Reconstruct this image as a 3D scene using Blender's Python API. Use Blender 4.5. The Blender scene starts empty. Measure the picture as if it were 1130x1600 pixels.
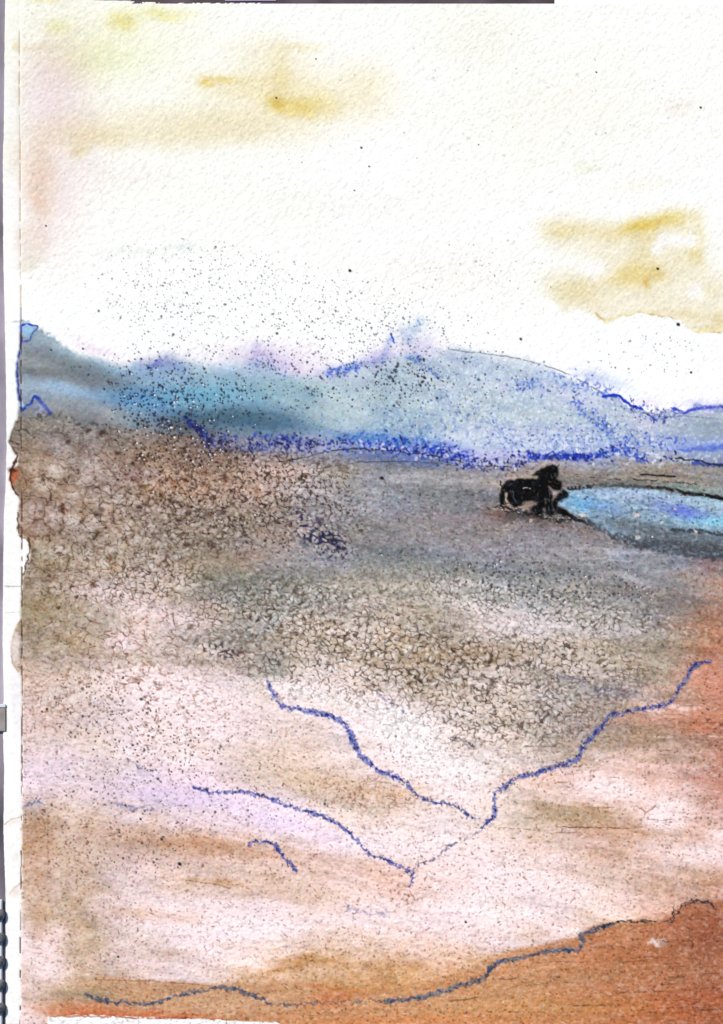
# The photograph shows a watercolour landscape painted on a sheet of rough paper that
# lies flat under a camera.  The place that is built here is therefore that sheet:
# a real slab of paper with a real relief of tooth, pits and thick paint, lying on a
# table beside the things whose edges show round it.  All sizes are in metres.
import bpy, bmesh, math
import numpy as np

# ------------------------------------------------------------------ camera, sky, sun
PX = 0.00025                      # one photo pixel on the sheet, in metres
FW, FH = 1130, 1600
def wx(x): return (x - FW / 2) * PX
def wy(y): return (FH / 2 - y) * PX
TOP = 0.0009                      # mean height of the painted surface over the table

scene = bpy.context.scene
cam_d = bpy.data.cameras.new("camera"); cam = bpy.data.objects.new("camera", cam_d)
scene.collection.objects.link(cam); scene.camera = cam
DIST = 1.25
cam.location = (0, 0, DIST + TOP)
cam_d.sensor_fit = 'VERTICAL'; cam_d.sensor_height = 24.0
cam_d.lens = 24.0 * DIST / (FH * PX)
cam_d.clip_start = 0.02; cam_d.clip_end = 50

SUN_EL, SUN_AZ = 40, 135          # light falls from the upper left of the sheet
world = bpy.data.worlds.new("World"); scene.world = world; world.use_nodes = True
nt = world.node_tree
sky = nt.nodes.new('ShaderNodeTexSky'); sky.sky_type = 'NISHITA'; sky.sun_disc = False
sky.sun_elevation = math.radians(SUN_EL); sky.sun_rotation = math.radians(-45)
nt.nodes['Background'].inputs['Strength'].default_value = 0.08
nt.links.new(sky.outputs[0], nt.nodes['Background'].inputs[0])
sl = bpy.data.lights.new("sun", 'SUN'); sl.energy = 4.0; sl.angle = math.radians(0.5)
sl.color = (1.0, 0.95, 0.88)
so = bpy.data.objects.new("sun", sl); scene.collection.objects.link(so)
so.rotation_euler = (math.radians(90 - SUN_EL), 0, math.radians(SUN_AZ - 90 + 0))
# a sun lamp shines along its -Z: tilt it so that the light comes from (-1, +1)
import mathutils
dirv = mathutils.Vector((math.cos(math.radians(SUN_AZ)) * math.cos(math.radians(SUN_EL)),
                         math.sin(math.radians(SUN_AZ)) * math.cos(math.radians(SUN_EL)),
                         math.sin(math.radians(SUN_EL))))
so.rotation_euler = dirv.to_track_quat('Z', 'Y').to_euler()
so.location = dirv * 3
vs = scene.view_settings
vs.view_transform = 'Standard'; vs.look = 'None'; vs.gamma = 1.0; vs.use_curve_mapping = False
vs.exposure = 0.55
K = 0.72                          # reflectance of what shows as pure white

#PAINT_BEGIN
# ------------------------------------------------------------------ pigment on the paper
G = 0.8                           # grid points per photo pixel
X0, X1, Y0, Y1 = 0, 1200, -8, 1640
NX, NY = int((X1 - X0) * G) + 1, int((Y1 - Y0) * G) + 1
xs = X0 + np.arange(NX) / G; ys = Y0 + np.arange(NY) / G
X, Y = np.meshgrid(xs.astype(np.float32), ys.astype(np.float32))
rng = np.random.default_rng(7)

def smooth(a, b, t):
    t = np.clip((t - a) / (b - a + 1e-9), 0, 1); return t * t * (3 - 2 * t)

TABS = {}
def noise(sx, sy=None, ang=0.0, seed=0, x=None, y=None):
    """value noise in 0..1 with cells sx by sy photo pixels, turned by ang degrees"""
    sy = sy or sx
    x = X if x is None else x; y = Y if y is None else y
    c, s = math.cos(math.radians(ang)), math.sin(math.radians(ang))
    u = (x * c + y * s) / sx + 1000; v = (-x * s + y * c) / sy + 1000
    iu = u.astype(np.int32); iv = v.astype(np.int32)
    fu = (u - iu).astype(np.float32); fv = (v - iv).astype(np.float32)
    iu &= 511; iv &= 511; iu1 = (iu + 1) & 511; iv1 = (iv + 1) & 511
    fu = fu * fu * (3 - 2 * fu); fv = fv * fv * (3 - 2 * fv)
    if seed not in TABS: TABS[seed] = np.random.default_rng(seed + 99).random((512, 512), dtype=np.float32)
    tab = TABS[seed]
    a = tab[iv, iu]; b = tab[iv, iu1]; c2 = tab[iv1, iu]; d = tab[iv1, iu1]
    return (a * (1 - fu) + b * fu) * (1 - fv) + (c2 * (1 - fu) + d * fu) * fv

def fbm(sx, sy=None, ang=0, seed=0, octs=3, x=None, y=None):
    sy = sy or sx; t = 0; w = 0
    for k in range(octs):
        a = 0.5 ** k; t = t + a * noise(sx / 2 ** k, sy / 2 ** k, ang, seed + 13 * k, x, y); w += a
    return t / w

def cells(sx, sy=None, ang=0, seed=0, jit=1.0):
    """Voronoi cells: distance to the nearest and second nearest point, and a random per cell"""
    sy = sy or sx
    c, s = math.cos(math.radians(ang)), math.sin(math.radians(ang))
    u = ((XW * c + YW * s) / sx + 1000).astype(np.float32); v = ((-XW * s + YW * c) / sy + 1000).astype(np.float32)
    iu = np.floor(u).astype(np.int64); iv = np.floor(v).astype(np.int64)
    r = np.random.default_rng(seed + 500)
    jx = r.random((512, 512)).astype(np.float32); jy = r.random((512, 512)).astype(np.float32); rr = r.random((512, 512)).astype(np.float32)
    f1 = np.full(u.shape, 9, np.float32); f2 = f1.copy(); rid = np.zeros_like(f1)
    for dj in (-1, 0, 1):
        for di in (-1, 0, 1):
            a, b = (iv + dj) & 511, (iu + di) & 511
            px = iu + di + 0.5 + (jx[a, b] - 0.5) * jit; py = iv + dj + 0.5 + (jy[a, b] - 0.5) * jit
            d = np.hypot(px - u, py - v).astype(np.float32)
            near = d < f1
            f2 = np.where(near, f1, np.minimum(f2, d)); rid = np.where(near, rr[a, b], rid); f1 = np.where(near, d, f1)
    return f1, f2, rid

# slightly wandering coordinates give every painted edge a wet, ragged look
XW = X + (fbm(30, seed=1) - 0.5) * 14 + (noise(5, seed=2) - 0.5) * 5
YW = Y + (fbm(30, seed=3) - 0.5) * 14 + (noise(5, seed=4) - 0.5) * 5
XF = X + (noise(4, seed=5) - 0.5) * 3.0; YF = Y + (noise(4, seed=6) - 0.5) * 3.0

def inside(poly, x=None, y=None):
    x = XF if x is None else x; y = YF if y is None else y
    m = np.zeros(x.shape, bool); n = len(poly)
    for i in range(n):
        (xa, ya), (xb, yb) = poly[i], poly[(i + 1) % n]
        if ya == yb: continue
        t = (y > min(ya, yb)) & (y <= max(ya, yb)) & (x < xa + (y - ya) * (xb - xa) / (yb - ya))
        m ^= t
    return m

def dist(path, x=None, y=None, pad=60):
    """distance to a polyline, and how far along it (0..1)"""
    x = XF if x is None else x; y = YF if y is None else y
    p = np.array(path, float)
    i0 = max(0, int((p[:, 1].min() - pad - Y0) * G)); i1 = min(NY, int((p[:, 1].max() + pad - Y0) * G) + 1)
    j0 = max(0, int((p[:, 0].min() - pad - X0) * G)); j1 = min(NX, int((p[:, 0].max() + pad - X0) * G) + 1)
    D = np.full(x.shape, 999, np.float32); Tm = np.zeros(x.shape, np.float32)
    xx, yy = x[i0:i1, j0:j1], y[i0:i1, j0:j1]
    d = np.full(xx.shape, 999, np.float32); tt = np.zeros_like(d)
    seg = np.hypot(*(p[1:] - p[:-1]).T); L = seg.sum(); acc = 0
    for k in range(len(p) - 1):
        ax, ay = p[k]; bx, by = p[k + 1]; l2 = max(seg[k] ** 2, 1e-6)
        t = np.clip(((xx - ax) * (bx - ax) + (yy - ay) * (by - ay)) / l2, 0, 1)
        q = np.hypot(xx - ax - t * (bx - ax), yy - ay - t * (by - ay))
        n = q < d; d = np.where(n, q, d); tt = np.where(n, (acc + t * seg[k]) / L, tt); acc += seg[k]
    D[i0:i1, j0:j1] = d; Tm[i0:i1, j0:j1] = tt
    return D, Tm

def blob(cx, cy, rx, ry, ang=0, p=1.0, x=None, y=None):
    x = XW if x is None else x; y = YW if y is None else y
    c, s = math.cos(math.radians(ang)), math.sin(math.radians(ang))
    u = ((x - cx) * c + (y - cy) * s) / rx; v = (-(x - cx) * s + (y - cy) * c) / ry
    return np.exp(-((u * u + v * v) ** p))

def hexc(h):
    h = h.lstrip('#'); return np.array([int(h[i:i + 2], 16) / 255 for i in (0, 2, 4)], np.float32)

class Win:
    """work on a rectangle of the sheet only (all arrays become views of it)"""
    def __init__(self, x0, x1, y0, y1):
        self.j = (max(0, min(NX - 2, int((x0 - X0) * G))), min(NX, max(2, int((x1 - X0) * G) + 2))); self.i = (max(0, min(NY - 2, int((y0 - Y0) * G))), min(NY, max(2, int((y1 - Y0) * G) + 2)))
    def __enter__(self):
        self.old = [globals()[k] for k in ('X', 'Y', 'XW', 'YW', 'XF', 'YF', 'C', 'H')]; sl = (slice(*self.i), slice(*self.j))
        for k in ('X', 'Y', 'XW', 'YW', 'XF', 'YF', 'C', 'H'): globals()[k] = globals()[k][sl]
        self.sl = sl; return sl
    def __exit__(self, *a):
        for k, v in zip(('X', 'Y', 'XW', 'YW', 'XF', 'YF', 'C', 'H'), self.old): globals()[k] = v
def around(cx, cy, rx, ry):
    r = max(rx, ry * 1.0) * 2.4 + 16; q = max(ry, rx * .5) * 2.4 + 16
    return Win(cx - r, cx + r, cy - max(q, r * .5), cy + max(q, r * .5))
def dabs(items, mode, mask=None):
    for cx, cy, rx, ry, ang, p, col, k in items:
        with around(cx, cy, rx, ry) as sl:
            m = blob(cx, cy, rx, ry, ang, p)
            if mask is not None: m = m * mask[sl]
            mode(m, col, k)
C = np.ones((NY, NX, 3), np.float32) * hexc('fdfdfb')
H = np.zeros((NY, NX), np.float32)                      # relief in millimetres

def mix(m, col, k=1.0):
    col = hexc(col) if isinstance(col, str) else col
    m = np.clip(m * k, 0, 1)[..., None]
    C[...] = C + (col - C) * m
def stain(m, col, k=1.0):
    """transparent wash: multiplies the paper under it"""
    m = np.clip(m * k, 0, 1)[..., None]
    C[...] = C * (1 - m + hexc(col) * m)

def yel(c): v = [int(c[i:i + 2], 16) for i in (0, 2, 4)]; d = v[0] - v[2]; return '%02x%02x%02x' % (min(255, v[0] + 2), min(252, v[1] + int(d * .10)), v[2])
stain(np.clip(.35 + .9 * (fbm(260, 120, -10, 640) - .35), 0, 1) * smooth(600, 380, Y), 'fafaef')
# ---- sky: thin ochre and lilac washes
dabs([
    (150, 70, 150, 75, 0, 1.2, 'f3f3dc', 1), (95, 200, 75, 170, 0, 1.5, 'f1e7e8', 1), (80, 130, 50, 80, 0, 1.5, 'f3e8ef', 1),
    (255, 22, 40, 10, 4, 1, 'ecdf9a', 1), (190, 35, 24, 14, 0, 1, 'e6d184', 1), (92, 40, 20, 14, 0, 1, 'ecea b0'.replace(' ', ''), .8),
    (150, 90, 60, 30, 0, 1, 'eef0cd', .8), (60, 72, 26, 6, 0, 1, 'efe3d2', .8), (60, 0, 30, 5, 0, 1, 'ead9a0', 1),
    (260, 195, 210, 36, -3, 2, 'f2ead6', 1), (150, 215, 60, 20, 0, 1, 'eee2c4', .8), (125, 235, 14, 10, 0, 1, 'e8d9b0', .7),
    (350, 205, 130, 30, 0, 1.5, 'f1e6cf', .8), (420, 85, 60, 35, 0, 1.3, 'f3ebd6', 1), (470, 75, 34, 6, 0, 1, 'efe0bd', .8),
    (400, 135, 100, 24, 0, 1.5, 'f1e4c4', 1), (345, 124, 26, 6, 0, 1, 'e9cf8e', 1), (322, 131, 10, 6, 0, 1, 'e3c070', 1),
    (440, 120, 16, 40, 0, 1, 'efe0ba', .7), (455, 165, 45, 16, 3, 1.5, 'e9d08a', 1), (432, 160, 12, 10, 0, 1, 'e3bf66', .9), (500, 165, 40, 22, 0, 1.3, 'eedba6', .8),
    (480, 150, 150, 60, 0, 1.5, 'f6eed9', .9), (570, 140, 40, 40, 0, 1.3, 'f3ead2', .7), (300, 125, 60, 30, 0, 1.5, 'ffffff', 0),
    (62, 270, 26, 60, 0, 1.4, 'f1e0d3', 1), (66, 325, 11, 20, -25, 1, 'f0d8c6', .8), (60, 300, 15, 60, 0, 1, 'f0e4da', .6),
    (50, 380, 32, 30, 0, 2, 'ecdfd8', 1), (45, 415, 16, 14, 0, 2, 'e3ddd0', .8), (75, 330, 50, 90, 0, 1.5, 'f6ecec', .8),
    (200, 270, 90, 26, 0, 1, 'f6f1f1', .7), (24, 245, 14, 30, 0, 2, 'efeadc', .7), (24, 70, 5, 7, 0, 2, 'ecd4b4', .8), (30, 150, 14, 60, 0, 2, 'f3f7f0', .8),
    (750, 60, 60, 40, 0, 1, 'f5f5ef', 1), (900, 170, 200, 80, 0, 1, 'fafaf8', 1), (530, 320, 150, 40, 0, 1, 'f7f8f5', 1),
    (1060, 170, 22, 14, 0, 1, 'f1ecea', 1), (920, 260, 22, 12, 0, 1, 'eef0e4', 1), (1000, 290, 70, 14, -8, 1, 'f4f1e6', .8),
    (700, 420, 120, 40, 0, 1, 'f7f4f2', .9), (200, 395, 60, 10, 0, 1, 'eef3ef', 1), (285, 385, 30, 8, 0, 1, 'e8efee', 1),
], lambda m, c, k: stain(m, yel(c), k * .66))
# right-hand cloud, with a dried hard edge along its foot
cloud_right = [(828, 352), (865, 338), (975, 347), (1000, 338), (1050, 328), (1096, 322), (1104, 420), (1140, 430), (1140, 521), (1098, 523), (1078, 515), (1066, 502),
               (1045, 496), (1000, 489), (972, 498), (950, 506), (932, 494), (905, 486), (880, 492), (866, 470), (848, 452), (852, 430), (905, 418), (935, 408), (900, 392), (860, 385)]
cr = inside(cloud_right, XW * 0.6 + XF * 0.4, YW * 0.6 + YF * 0.4)
def blur(a, r):
    n = max(1, int(r * G))
    for ax in (0, 1):
        for _ in range(2):
            p = np.pad(a, [(n + 1, n) if k == ax else (0, 0) for k in (0, 1)], mode='edge').cumsum(ax, dtype=np.float64)
            q = [slice(None)] * 2; w = [slice(None)] * 2; q[ax] = slice(2 * n + 1, None); w[ax] = slice(0, -2 * n - 1)
            a = ((p[tuple(q)] - p[tuple(w)]) / (2 * n + 1)).astype(np.float32)
    return a
crf = cr.astype(np.float32)
soft = blur(crf, 13) * np.where(Y > 470, crf, 1)
stain(soft * (0.55 + 0.6 * fbm(40, 24, 0, 21)), 'f2e9d2')
dabs([
    (880, 358, 40, 16, 0, 1.3, 'efe2bb', .8), (960, 362, 60, 16, 0, 1.5, 'f1e6c6', .9), (992, 352, 20, 10, -8, 1, 'eccf74', 1), (1045, 342, 46, 15, -10, 1.1, 'ead48c', .9),
    (1020, 346, 28, 9, -10, 1, 'e8c25e', .7), (1096, 370, 8, 40, 0, 1.2, 'eee0b4', .7), (1012, 400, 24, 55, 0, 1.1, 'f2e8cc', .7), (985, 434, 36, 19, 0, 1.2, 'eed89c', 1), (1012, 444, 6, 9, 0, 1, 'ddb562', .9),
    (1030, 428, 16, 12, 0, 1.4, 'eed9a6', .9), (1088, 398, 12, 10, 0, 1, 'ecd9a8', .8), (945, 502, 22, 4, 8, 1, 'e4cf94', 1), (975, 495, 28, 4, -14, 1, 'e6d09a', 1),
    (1100, 516, 34, 6, 4, 1, 'e4cf9c', 1), (1128, 505, 12, 20, 0, 1, 'e6d3a4', .8), (895, 455, 44, 24, 0, 1.4, 'f0ead2', .9), (1040, 490, 70, 9, 6, 1.4, 'efe4c6', .8)], lambda m, c, k: stain(m, yel(c), k * .75), soft)
D, _ = dist([(930, 490), (950, 505), (975, 497), (1000, 490), (1045, 496), (1064, 505), (1080, 516), (1100, 522), (1135, 520)])
stain(np.exp(-(D / 2.2) ** 2) * smooth(.35, .6, noise(14, seed=8)) * crf, 'd9bd80', .8)
for cx, cy, rx, ry in [(1045, 375, 22, 11), (1075, 378, 20, 9), (1028, 388, 12, 12), (925, 420, 30, 16), (1085, 455, 14, 16)]:
    mix(blob(cx, cy, rx, ry, 0, 1.4), 'fbfaf8', .85)

# ---- colour of the broad washes below the sky, sampled on a loose lattice
GX = [45, 135, 225, 315, 405, 495, 585, 675, 765, 855, 945, 1035, 1120]
GY = [540, 580, 620, 660, 700, 740, 780, 820, 870, 920, 970, 1020, 1070, 1120, 1170, 1220, 1270, 1320, 1370, 1420, 1470, 1520, 1560, 1590]
GC = '''8f9aa0 a9b9bf b9c3cf c9cfe0 d0d2e4 dcdaec d6d8e8 c9d0dc d3d9de cfd6da cfd6e2 d0d6e6 c8d0e4
7f8789 8a9499 8fa9b6 a3bfc8 a5b9ca b9c2d4 bac6ce a8b6bd bcc7cd bfc9d6 c6cbd8 c8cee0 bcc6e0
8a9bab 7e8a94 6f97b6 7caabd 93b3ba 9db4b9 9fb5b9 a5b7bc b0bdc3 b1bccb aeb6cf b3b5c8 a0abb6
7f7b75 7c7872 748892 4f6e7f 587484 8ba5ad 94aab6 9fb3ba a8b9c0 a9b8c4 a0b0c6 96a5b6 8f9ca8
8c7d70 8a7a6e 8a776a 80716b 7c7c88 858ba2 7483ae 6579b9 a3aace 97a2c8 919ec6 8b99c4 6c80bc
8c7b6c 8d7a6b 8b7566 8a7464 a48f84 98928e 8c8c8d 87888b 8d8a8d a0958f 98928c 8c8680 837f7a
8c7868 8b7768 8c7868 8f7b6a a08b80 968e8e 8a8b90 83858b 7c7b7f 857c78 8c8a88 88888a 83888c
8b7466 93806e 948270 92806e 9c897a 918886 8b8989 8c8889 8c8486 867f80 868286 7c8086 70808a
8f8270 9b8c7a a09080 9c8e7c 9a8a80 8b878c 878888 8b8c8e 8f8c91 8f8e93 8f9095 8e9197 8a8488
938574 b5a496 b8a698 a09688 86857c 8a8880 9c968c 9a968c 94948e 8f908e 8c8a88 8a8684 a08478
968873 a89a88 cbb8b2 b5a89e 8c8c84 a69e92 b2a698 a29a8c b8b0a8 aaa8a6 a09c96 948a80 a8826c
ab9a86 b09c8c b8a898 b0a090 a59a90 bcae9e b3a594 a08f7c aa9a8a b4aaa0 a69a8a 9c9080 b07c64
c4ad9c c9b8ac ddcdc8 dccac6 b3aea6 d6c9c0 bfb2a8 b4a698 bfb2a4 a8a09c 988f90 a89888 c08c78
c8b0a2 c2b0a4 d6c8c4 dccac6 d5c6bc dccec6 e2d6d0 c9bdb0 c2b6a8 b0a498 a49488 c8a494 b8806c
cabbb8 cbbcb0 d2c4c0 d8c8c0 cab8a8 c6b29e e2d8d6 d8cdc6 cfc4b8 b9ab9c b8a290 a89080 b08878
cfc0c4 c8b8b8 cdbcc8 d0bed0 cbbab4 c9b49e d2c0b4 dcd2cc ccc4b8 cfb4a4 dcb8a8 cfa898 c09080
b49c8a c5b2a4 c6b4b0 ccbcc4 d8cad8 d2c4b8 cdb9a4 dccec4 cebfae b09e8a c4a48c dcc0b4 cca494
b89c86 c0aa98 bda28e c0a290 ccb6ac dccad0 e0d4d0 dfd0cc d8c8c0 ceb8a8 c0a090 d8bcb0 d0a898
bda48e c0aa9a cdb8b0 cbb4a4 c8ae9a c6aa94 cdaea0 d6bfb4 dcc8c4 d6c0b4 d0b6a4 c8a898 c89c84
c4ae9a b8a28e d8c6c4 e2d2d2 dfcdc6 d8c4bc dac6c4 dac8c4 dfcfc8 e0ccc4 dcc4b4 d4b09c cc9c84
d4c2bc b8a28a d2beb4 dccac4 dccac0 d4b8a0 d8c0b0 d8c0b4 dcc8c0 d8c0b0 d4b89c c89878 c08868
ccb6a8 c2ab98 d0bcb4 d2beb4 c8aa90 c8a482 cca47e cca480 cca482 c89c78 c08c64 b07a54 a86844
c8b0a0 a89078 b89070 b4906c b88c64 bc8054 bc8456 c08a5c bc8454 b87c50 b8744c b46c44 a8603c
d8c0b4 b8704c c07850 b89080 c0805c c47c50 c08054 c0804c c0804c c07c4c bc7448 b86c44 b86440'''.split('\n')
GA = np.array([[hexc(h) for h in r.split()] for r in GC], np.float32)
def lattice(x, y):
    u = np.interp(x, GX, np.arange(len(GX))); v = np.interp(y, GY, np.arange(len(GY)))
    iu = np.clip(u.astype(int), 0, len(GX) - 2); iv = np.clip(v.astype(int), 0, len(GY) - 2)
    fu = (u - iu)[..., None]; fv = (v - iv)[..., None]
    fu = fu * fu * (3 - 2 * fu) * .5 + fu * .5; fv = fv * fv * (3 - 2 * fv) * .5 + fv * .5
    return (GA[iv, iu] * (1 - fu) + GA[iv, iu + 1] * fu) * (1 - fv) + (GA[iv + 1, iu] * (1 - fu) + GA[iv + 1, iu + 1] * fu) * fv
lx = X + (fbm(90, 40, 5, 31) - .5) * 90; ly = Y + (fbm(110, 26, 6, 32) - .5) * 42 + (noise(40, 6, 6, 33) - .5) * 8
BASE = lattice(lx, ly).astype(np.float32)
BASE = BASE + ((GA.mean((0, 1)) * 0 + 1) * ((fbm(16, 10, 5, 34) - .5) * .10)[..., None]).astype(np.float32)
BASE = BASE + ((fbm(50, 30, 5, 35) - .5) * .08)[..., None] * np.array([.6, 0.1, -1.0], np.float32)

mount_top = [(20, 505), (40, 503), (62, 511), (85, 530), (120, 550), (160, 568), (200, 576), (232, 566), (270, 560), (310, 572), (350, 572), (395, 560), (425, 570), (460, 588), (505, 590),
             (545, 574), (585, 566), (612, 556), (645, 552), (668, 556), (690, 548), (740, 552), (790, 555), (832, 563), (865, 577), (895, 597), (925, 612), (955, 618), (968, 620), (985, 634), (1012, 641),
             (1045, 640), (1066, 646), (1085, 634), (1210, 628)]
ground_top = [(0, 655), (30, 652), (60, 641), (100, 653), (160, 662), (220, 676), (290, 678), (330, 694), (380, 697), (430, 704), (480, 710), (540, 700), (600, 704), (680, 713), (740, 727), (790, 727), (840, 719),
              (900, 716), (960, 716), (1020, 719), (1080, 724), (1210, 736)]
def yline(path, x): return np.interp(x, [p[0] for p in path], [p[1] for p in path])
mt = YF - yline(mount_top, XW); mtw = YW - yline(mount_top, XW)
crisp = np.interp(X, [0, 60, 130, 220, 600, 680, 740, 900, 950, 1210], [2, 2, 9, 16, 12, 14, 10, 7, 1.6, 2])
MASKM = smooth(-1, 1, mtw / crisp)
gt = YF - yline(ground_top, XF)
gcr = np.interp(X, [0, 180, 300, 420, 500, 1210], [16, 16, 12, 9, 2.0, 2.5])
MASKG = smooth(-1, 1, gt / gcr)
UNDER = np.maximum(MASKM, MASKG)[..., None]
C = C * (1 - UNDER) + BASE * UNDER
# lilac haze of pigment drifting above the ridge
dabs([(150, 545, 40, 10, 25, 1, 'efe2f0', .8), (250, 562, 40, 10, 0, 1, 'dedcf0', .7), (400, 550, 30, 20, 0, 1, 'e6e2f2', .7), (470, 580, 60, 16, 10, 1, 'eadff2', .9),
        (530, 580, 30, 9, -14, 1, 'b9c4ee', .6), (640, 540, 44, 28, -10, 1, 'e8e2f2', .8), (650, 515, 30, 18, -35, 1, 'e2ebf2', .7), (590, 560, 26, 18, -14, 1, 'e6def0', .8), (430, 560, 90, 26, 0, 1.5, 'f0e8f4', .8),
        (930, 598, 40, 14, 25, 1, 'e4e6f4', .7), (1010, 625, 22, 8, 0, 1, 'f0e6f8', .8), (1100, 632, 40, 10, -5, 1, 'e0ddf6', .9), (350, 555, 120, 16, 0, 1.4, 'f4f0f6', .7)], stain, 1 - MASKM * .6)
dabs([(606, 540, 6, 20, 12, 1, 'd8dcf4', .8), (634, 520, 6, 16, -30, 1, 'd0dcf0', .7), (660, 545, 24, 16, -20, 1, 'e4def4', .7), (650, 508, 5, 14, 40, 1, 'c4d8ee', .6), (585, 560, 30, 10, -14, 1, 'dcdcf4', .6), (700, 548, 40, 8, 5, 1, 'dfe4ee', .6), (560, 574, 40, 5, -16, 1, '9fb0ea', .6), (590, 566, 12, 14, 0, 1, 'dcd6f2', .7),
      (400, 545, 8, 18, 8, 1, 'dcdcf4', .5), (425, 560, 24, 7, 20, 1, 'c8cbf0', .5), (250, 568, 26, 6, 0, 1, 'b8b8e8', .5), (715, 560, 24, 8, 20, 1, 'cfd4ee', .5), (960, 596, 34, 8, 25, 1, 'd8e4f4', .7), (925, 592, 22, 6, 10, 1, 'b8c8ec', .5)], stain)
# ---- mountain details
dabs([
    (75, 560, 60, 11, 15, 1, '8c9498', .6), (110, 545, 60, 9, 26, 1, '9fb8c4', .8), (170, 572, 46, 8, 12, 1, '8fb6c8', .7), (90, 585, 70, 10, 8, 1, '7d7f80', .7), (60, 603, 60, 8, 2, 1, 'a3b4c4', .8),
    (120, 615, 60, 8, 14, 1, '90aec8', .8), (150, 600, 50, 14, 20, 1, '7b7f86', .8), (45, 515, 12, 10, 0, 2, 'a9d2ee', .9), (255, 590, 60, 14, 0, 1, '86a4c4', .7), (230, 630, 70, 20, 5, 1, '6698c0', .7),
    (330, 615, 80, 20, -6, 1, '70a6ba', .7), (160, 640, 70, 14, 6, 1, '8c98a2', .8), (370, 655, 80, 20, 2, 1.6, '47697c', .8), (440, 668, 60, 12, 6, 1.3, '5a7c94', .7), (400, 648, 60, 10, 2, 1, '416a86', .5),
    (290, 662, 40, 12, 0, 1, '5f6064', .6), (450, 610, 70, 22, 0, 1, '90b4b8', .7), (560, 640, 100, 22, 0, 1, 'a2b8bb', .6), (635, 590, 60, 18, -10, 1, '9cadb2', .7), (560, 600, 50, 8, -16, 1, 'b4c0c6', .5),
    (800, 640, 120, 24, 5, 1, 'b4c2c2', .7), (820, 610, 80, 14, 8, 1, 'bfc4d8', .6), (900, 620, 50, 14, 30, 1, 'c2c4dc', .6), (960, 670, 70, 16, 22, 1, 'b9c4c8', .7), (730, 690, 90, 14, 3, 1, 'c6d2d8', .8), (860, 690, 90, 12, 0, 1, 'bcccda', .6),
    (1030, 652, 50, 14, 0, 1, 'd6ccde', .8), (1100, 640, 30, 5, -5, 1, 'efe2ee', .9), (1110, 665, 60, 16, 0, 1, '93a1a8', .8), (1040, 675, 80, 10, 5, 1, 'a6aec4', .6), (1090, 697, 60, 8, -4, 1, '8fa2d0', .8), (1120, 710, 50, 6, 4, 1, '90a0b4', .7),
    (600, 684, 60, 8, 4, 1, '6e9ac4', .7), (360, 690, 70, 12, 0, 1, '6c7088', .5)], mix, MASKM)

# ---- pond
pond = [(868, 784), (882, 766), (905, 762), (960, 762), (1000, 764), (1060, 772), (1100, 777), (1210, 782), (1210, 872), (1130, 872), (1095, 868), (1050, 862), (1000, 852), (960, 838), (930, 820), (905, 806), (885, 796)]
PM = inside(pond); PS = blur(PM.astype(np.float32), 2)
wcol = lattice(X, Y) * 0 + hexc('87a6bc')
mix(PS, '8aa8bb')
dabs([
    (905, 785, 26, 16, 15, 1, '70b2d6', .8), (940, 790, 26, 12, 20, 1, '7fa0cc', .7), (960, 772, 60, 7, 3, 1, '9ab8c8', .8), (1000, 775, 50, 8, 5, 1, '8ea8d4', .8), (1065, 797, 42, 12, 12, 1, '6f84cc', 1), (1085, 805, 22, 8, 5, 1, '6070c8', .8),
    (1000, 800, 40, 12, 5, 1, '8597ac', .7), (1120, 790, 50, 10, 5, 1, '93b4c4', .9), (1130, 818, 70, 9, 4, 1, '86c4d8', 1), (1050, 783, 60, 5, 6, 1, 'a8c4cc', .6), (985, 825, 60, 10, 14, 1, '73828c', .8), (1080, 838, 90, 12, 8, 1, '6b757e', 1),
    (1150, 845, 90, 12, 4, 1, '5c626c', 1), (1060, 855, 90, 8, 8, 1, '54585f', .9), (970, 772, 20, 6, 0, 1, 'a4c2d2', .6)], mix, PS)
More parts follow.
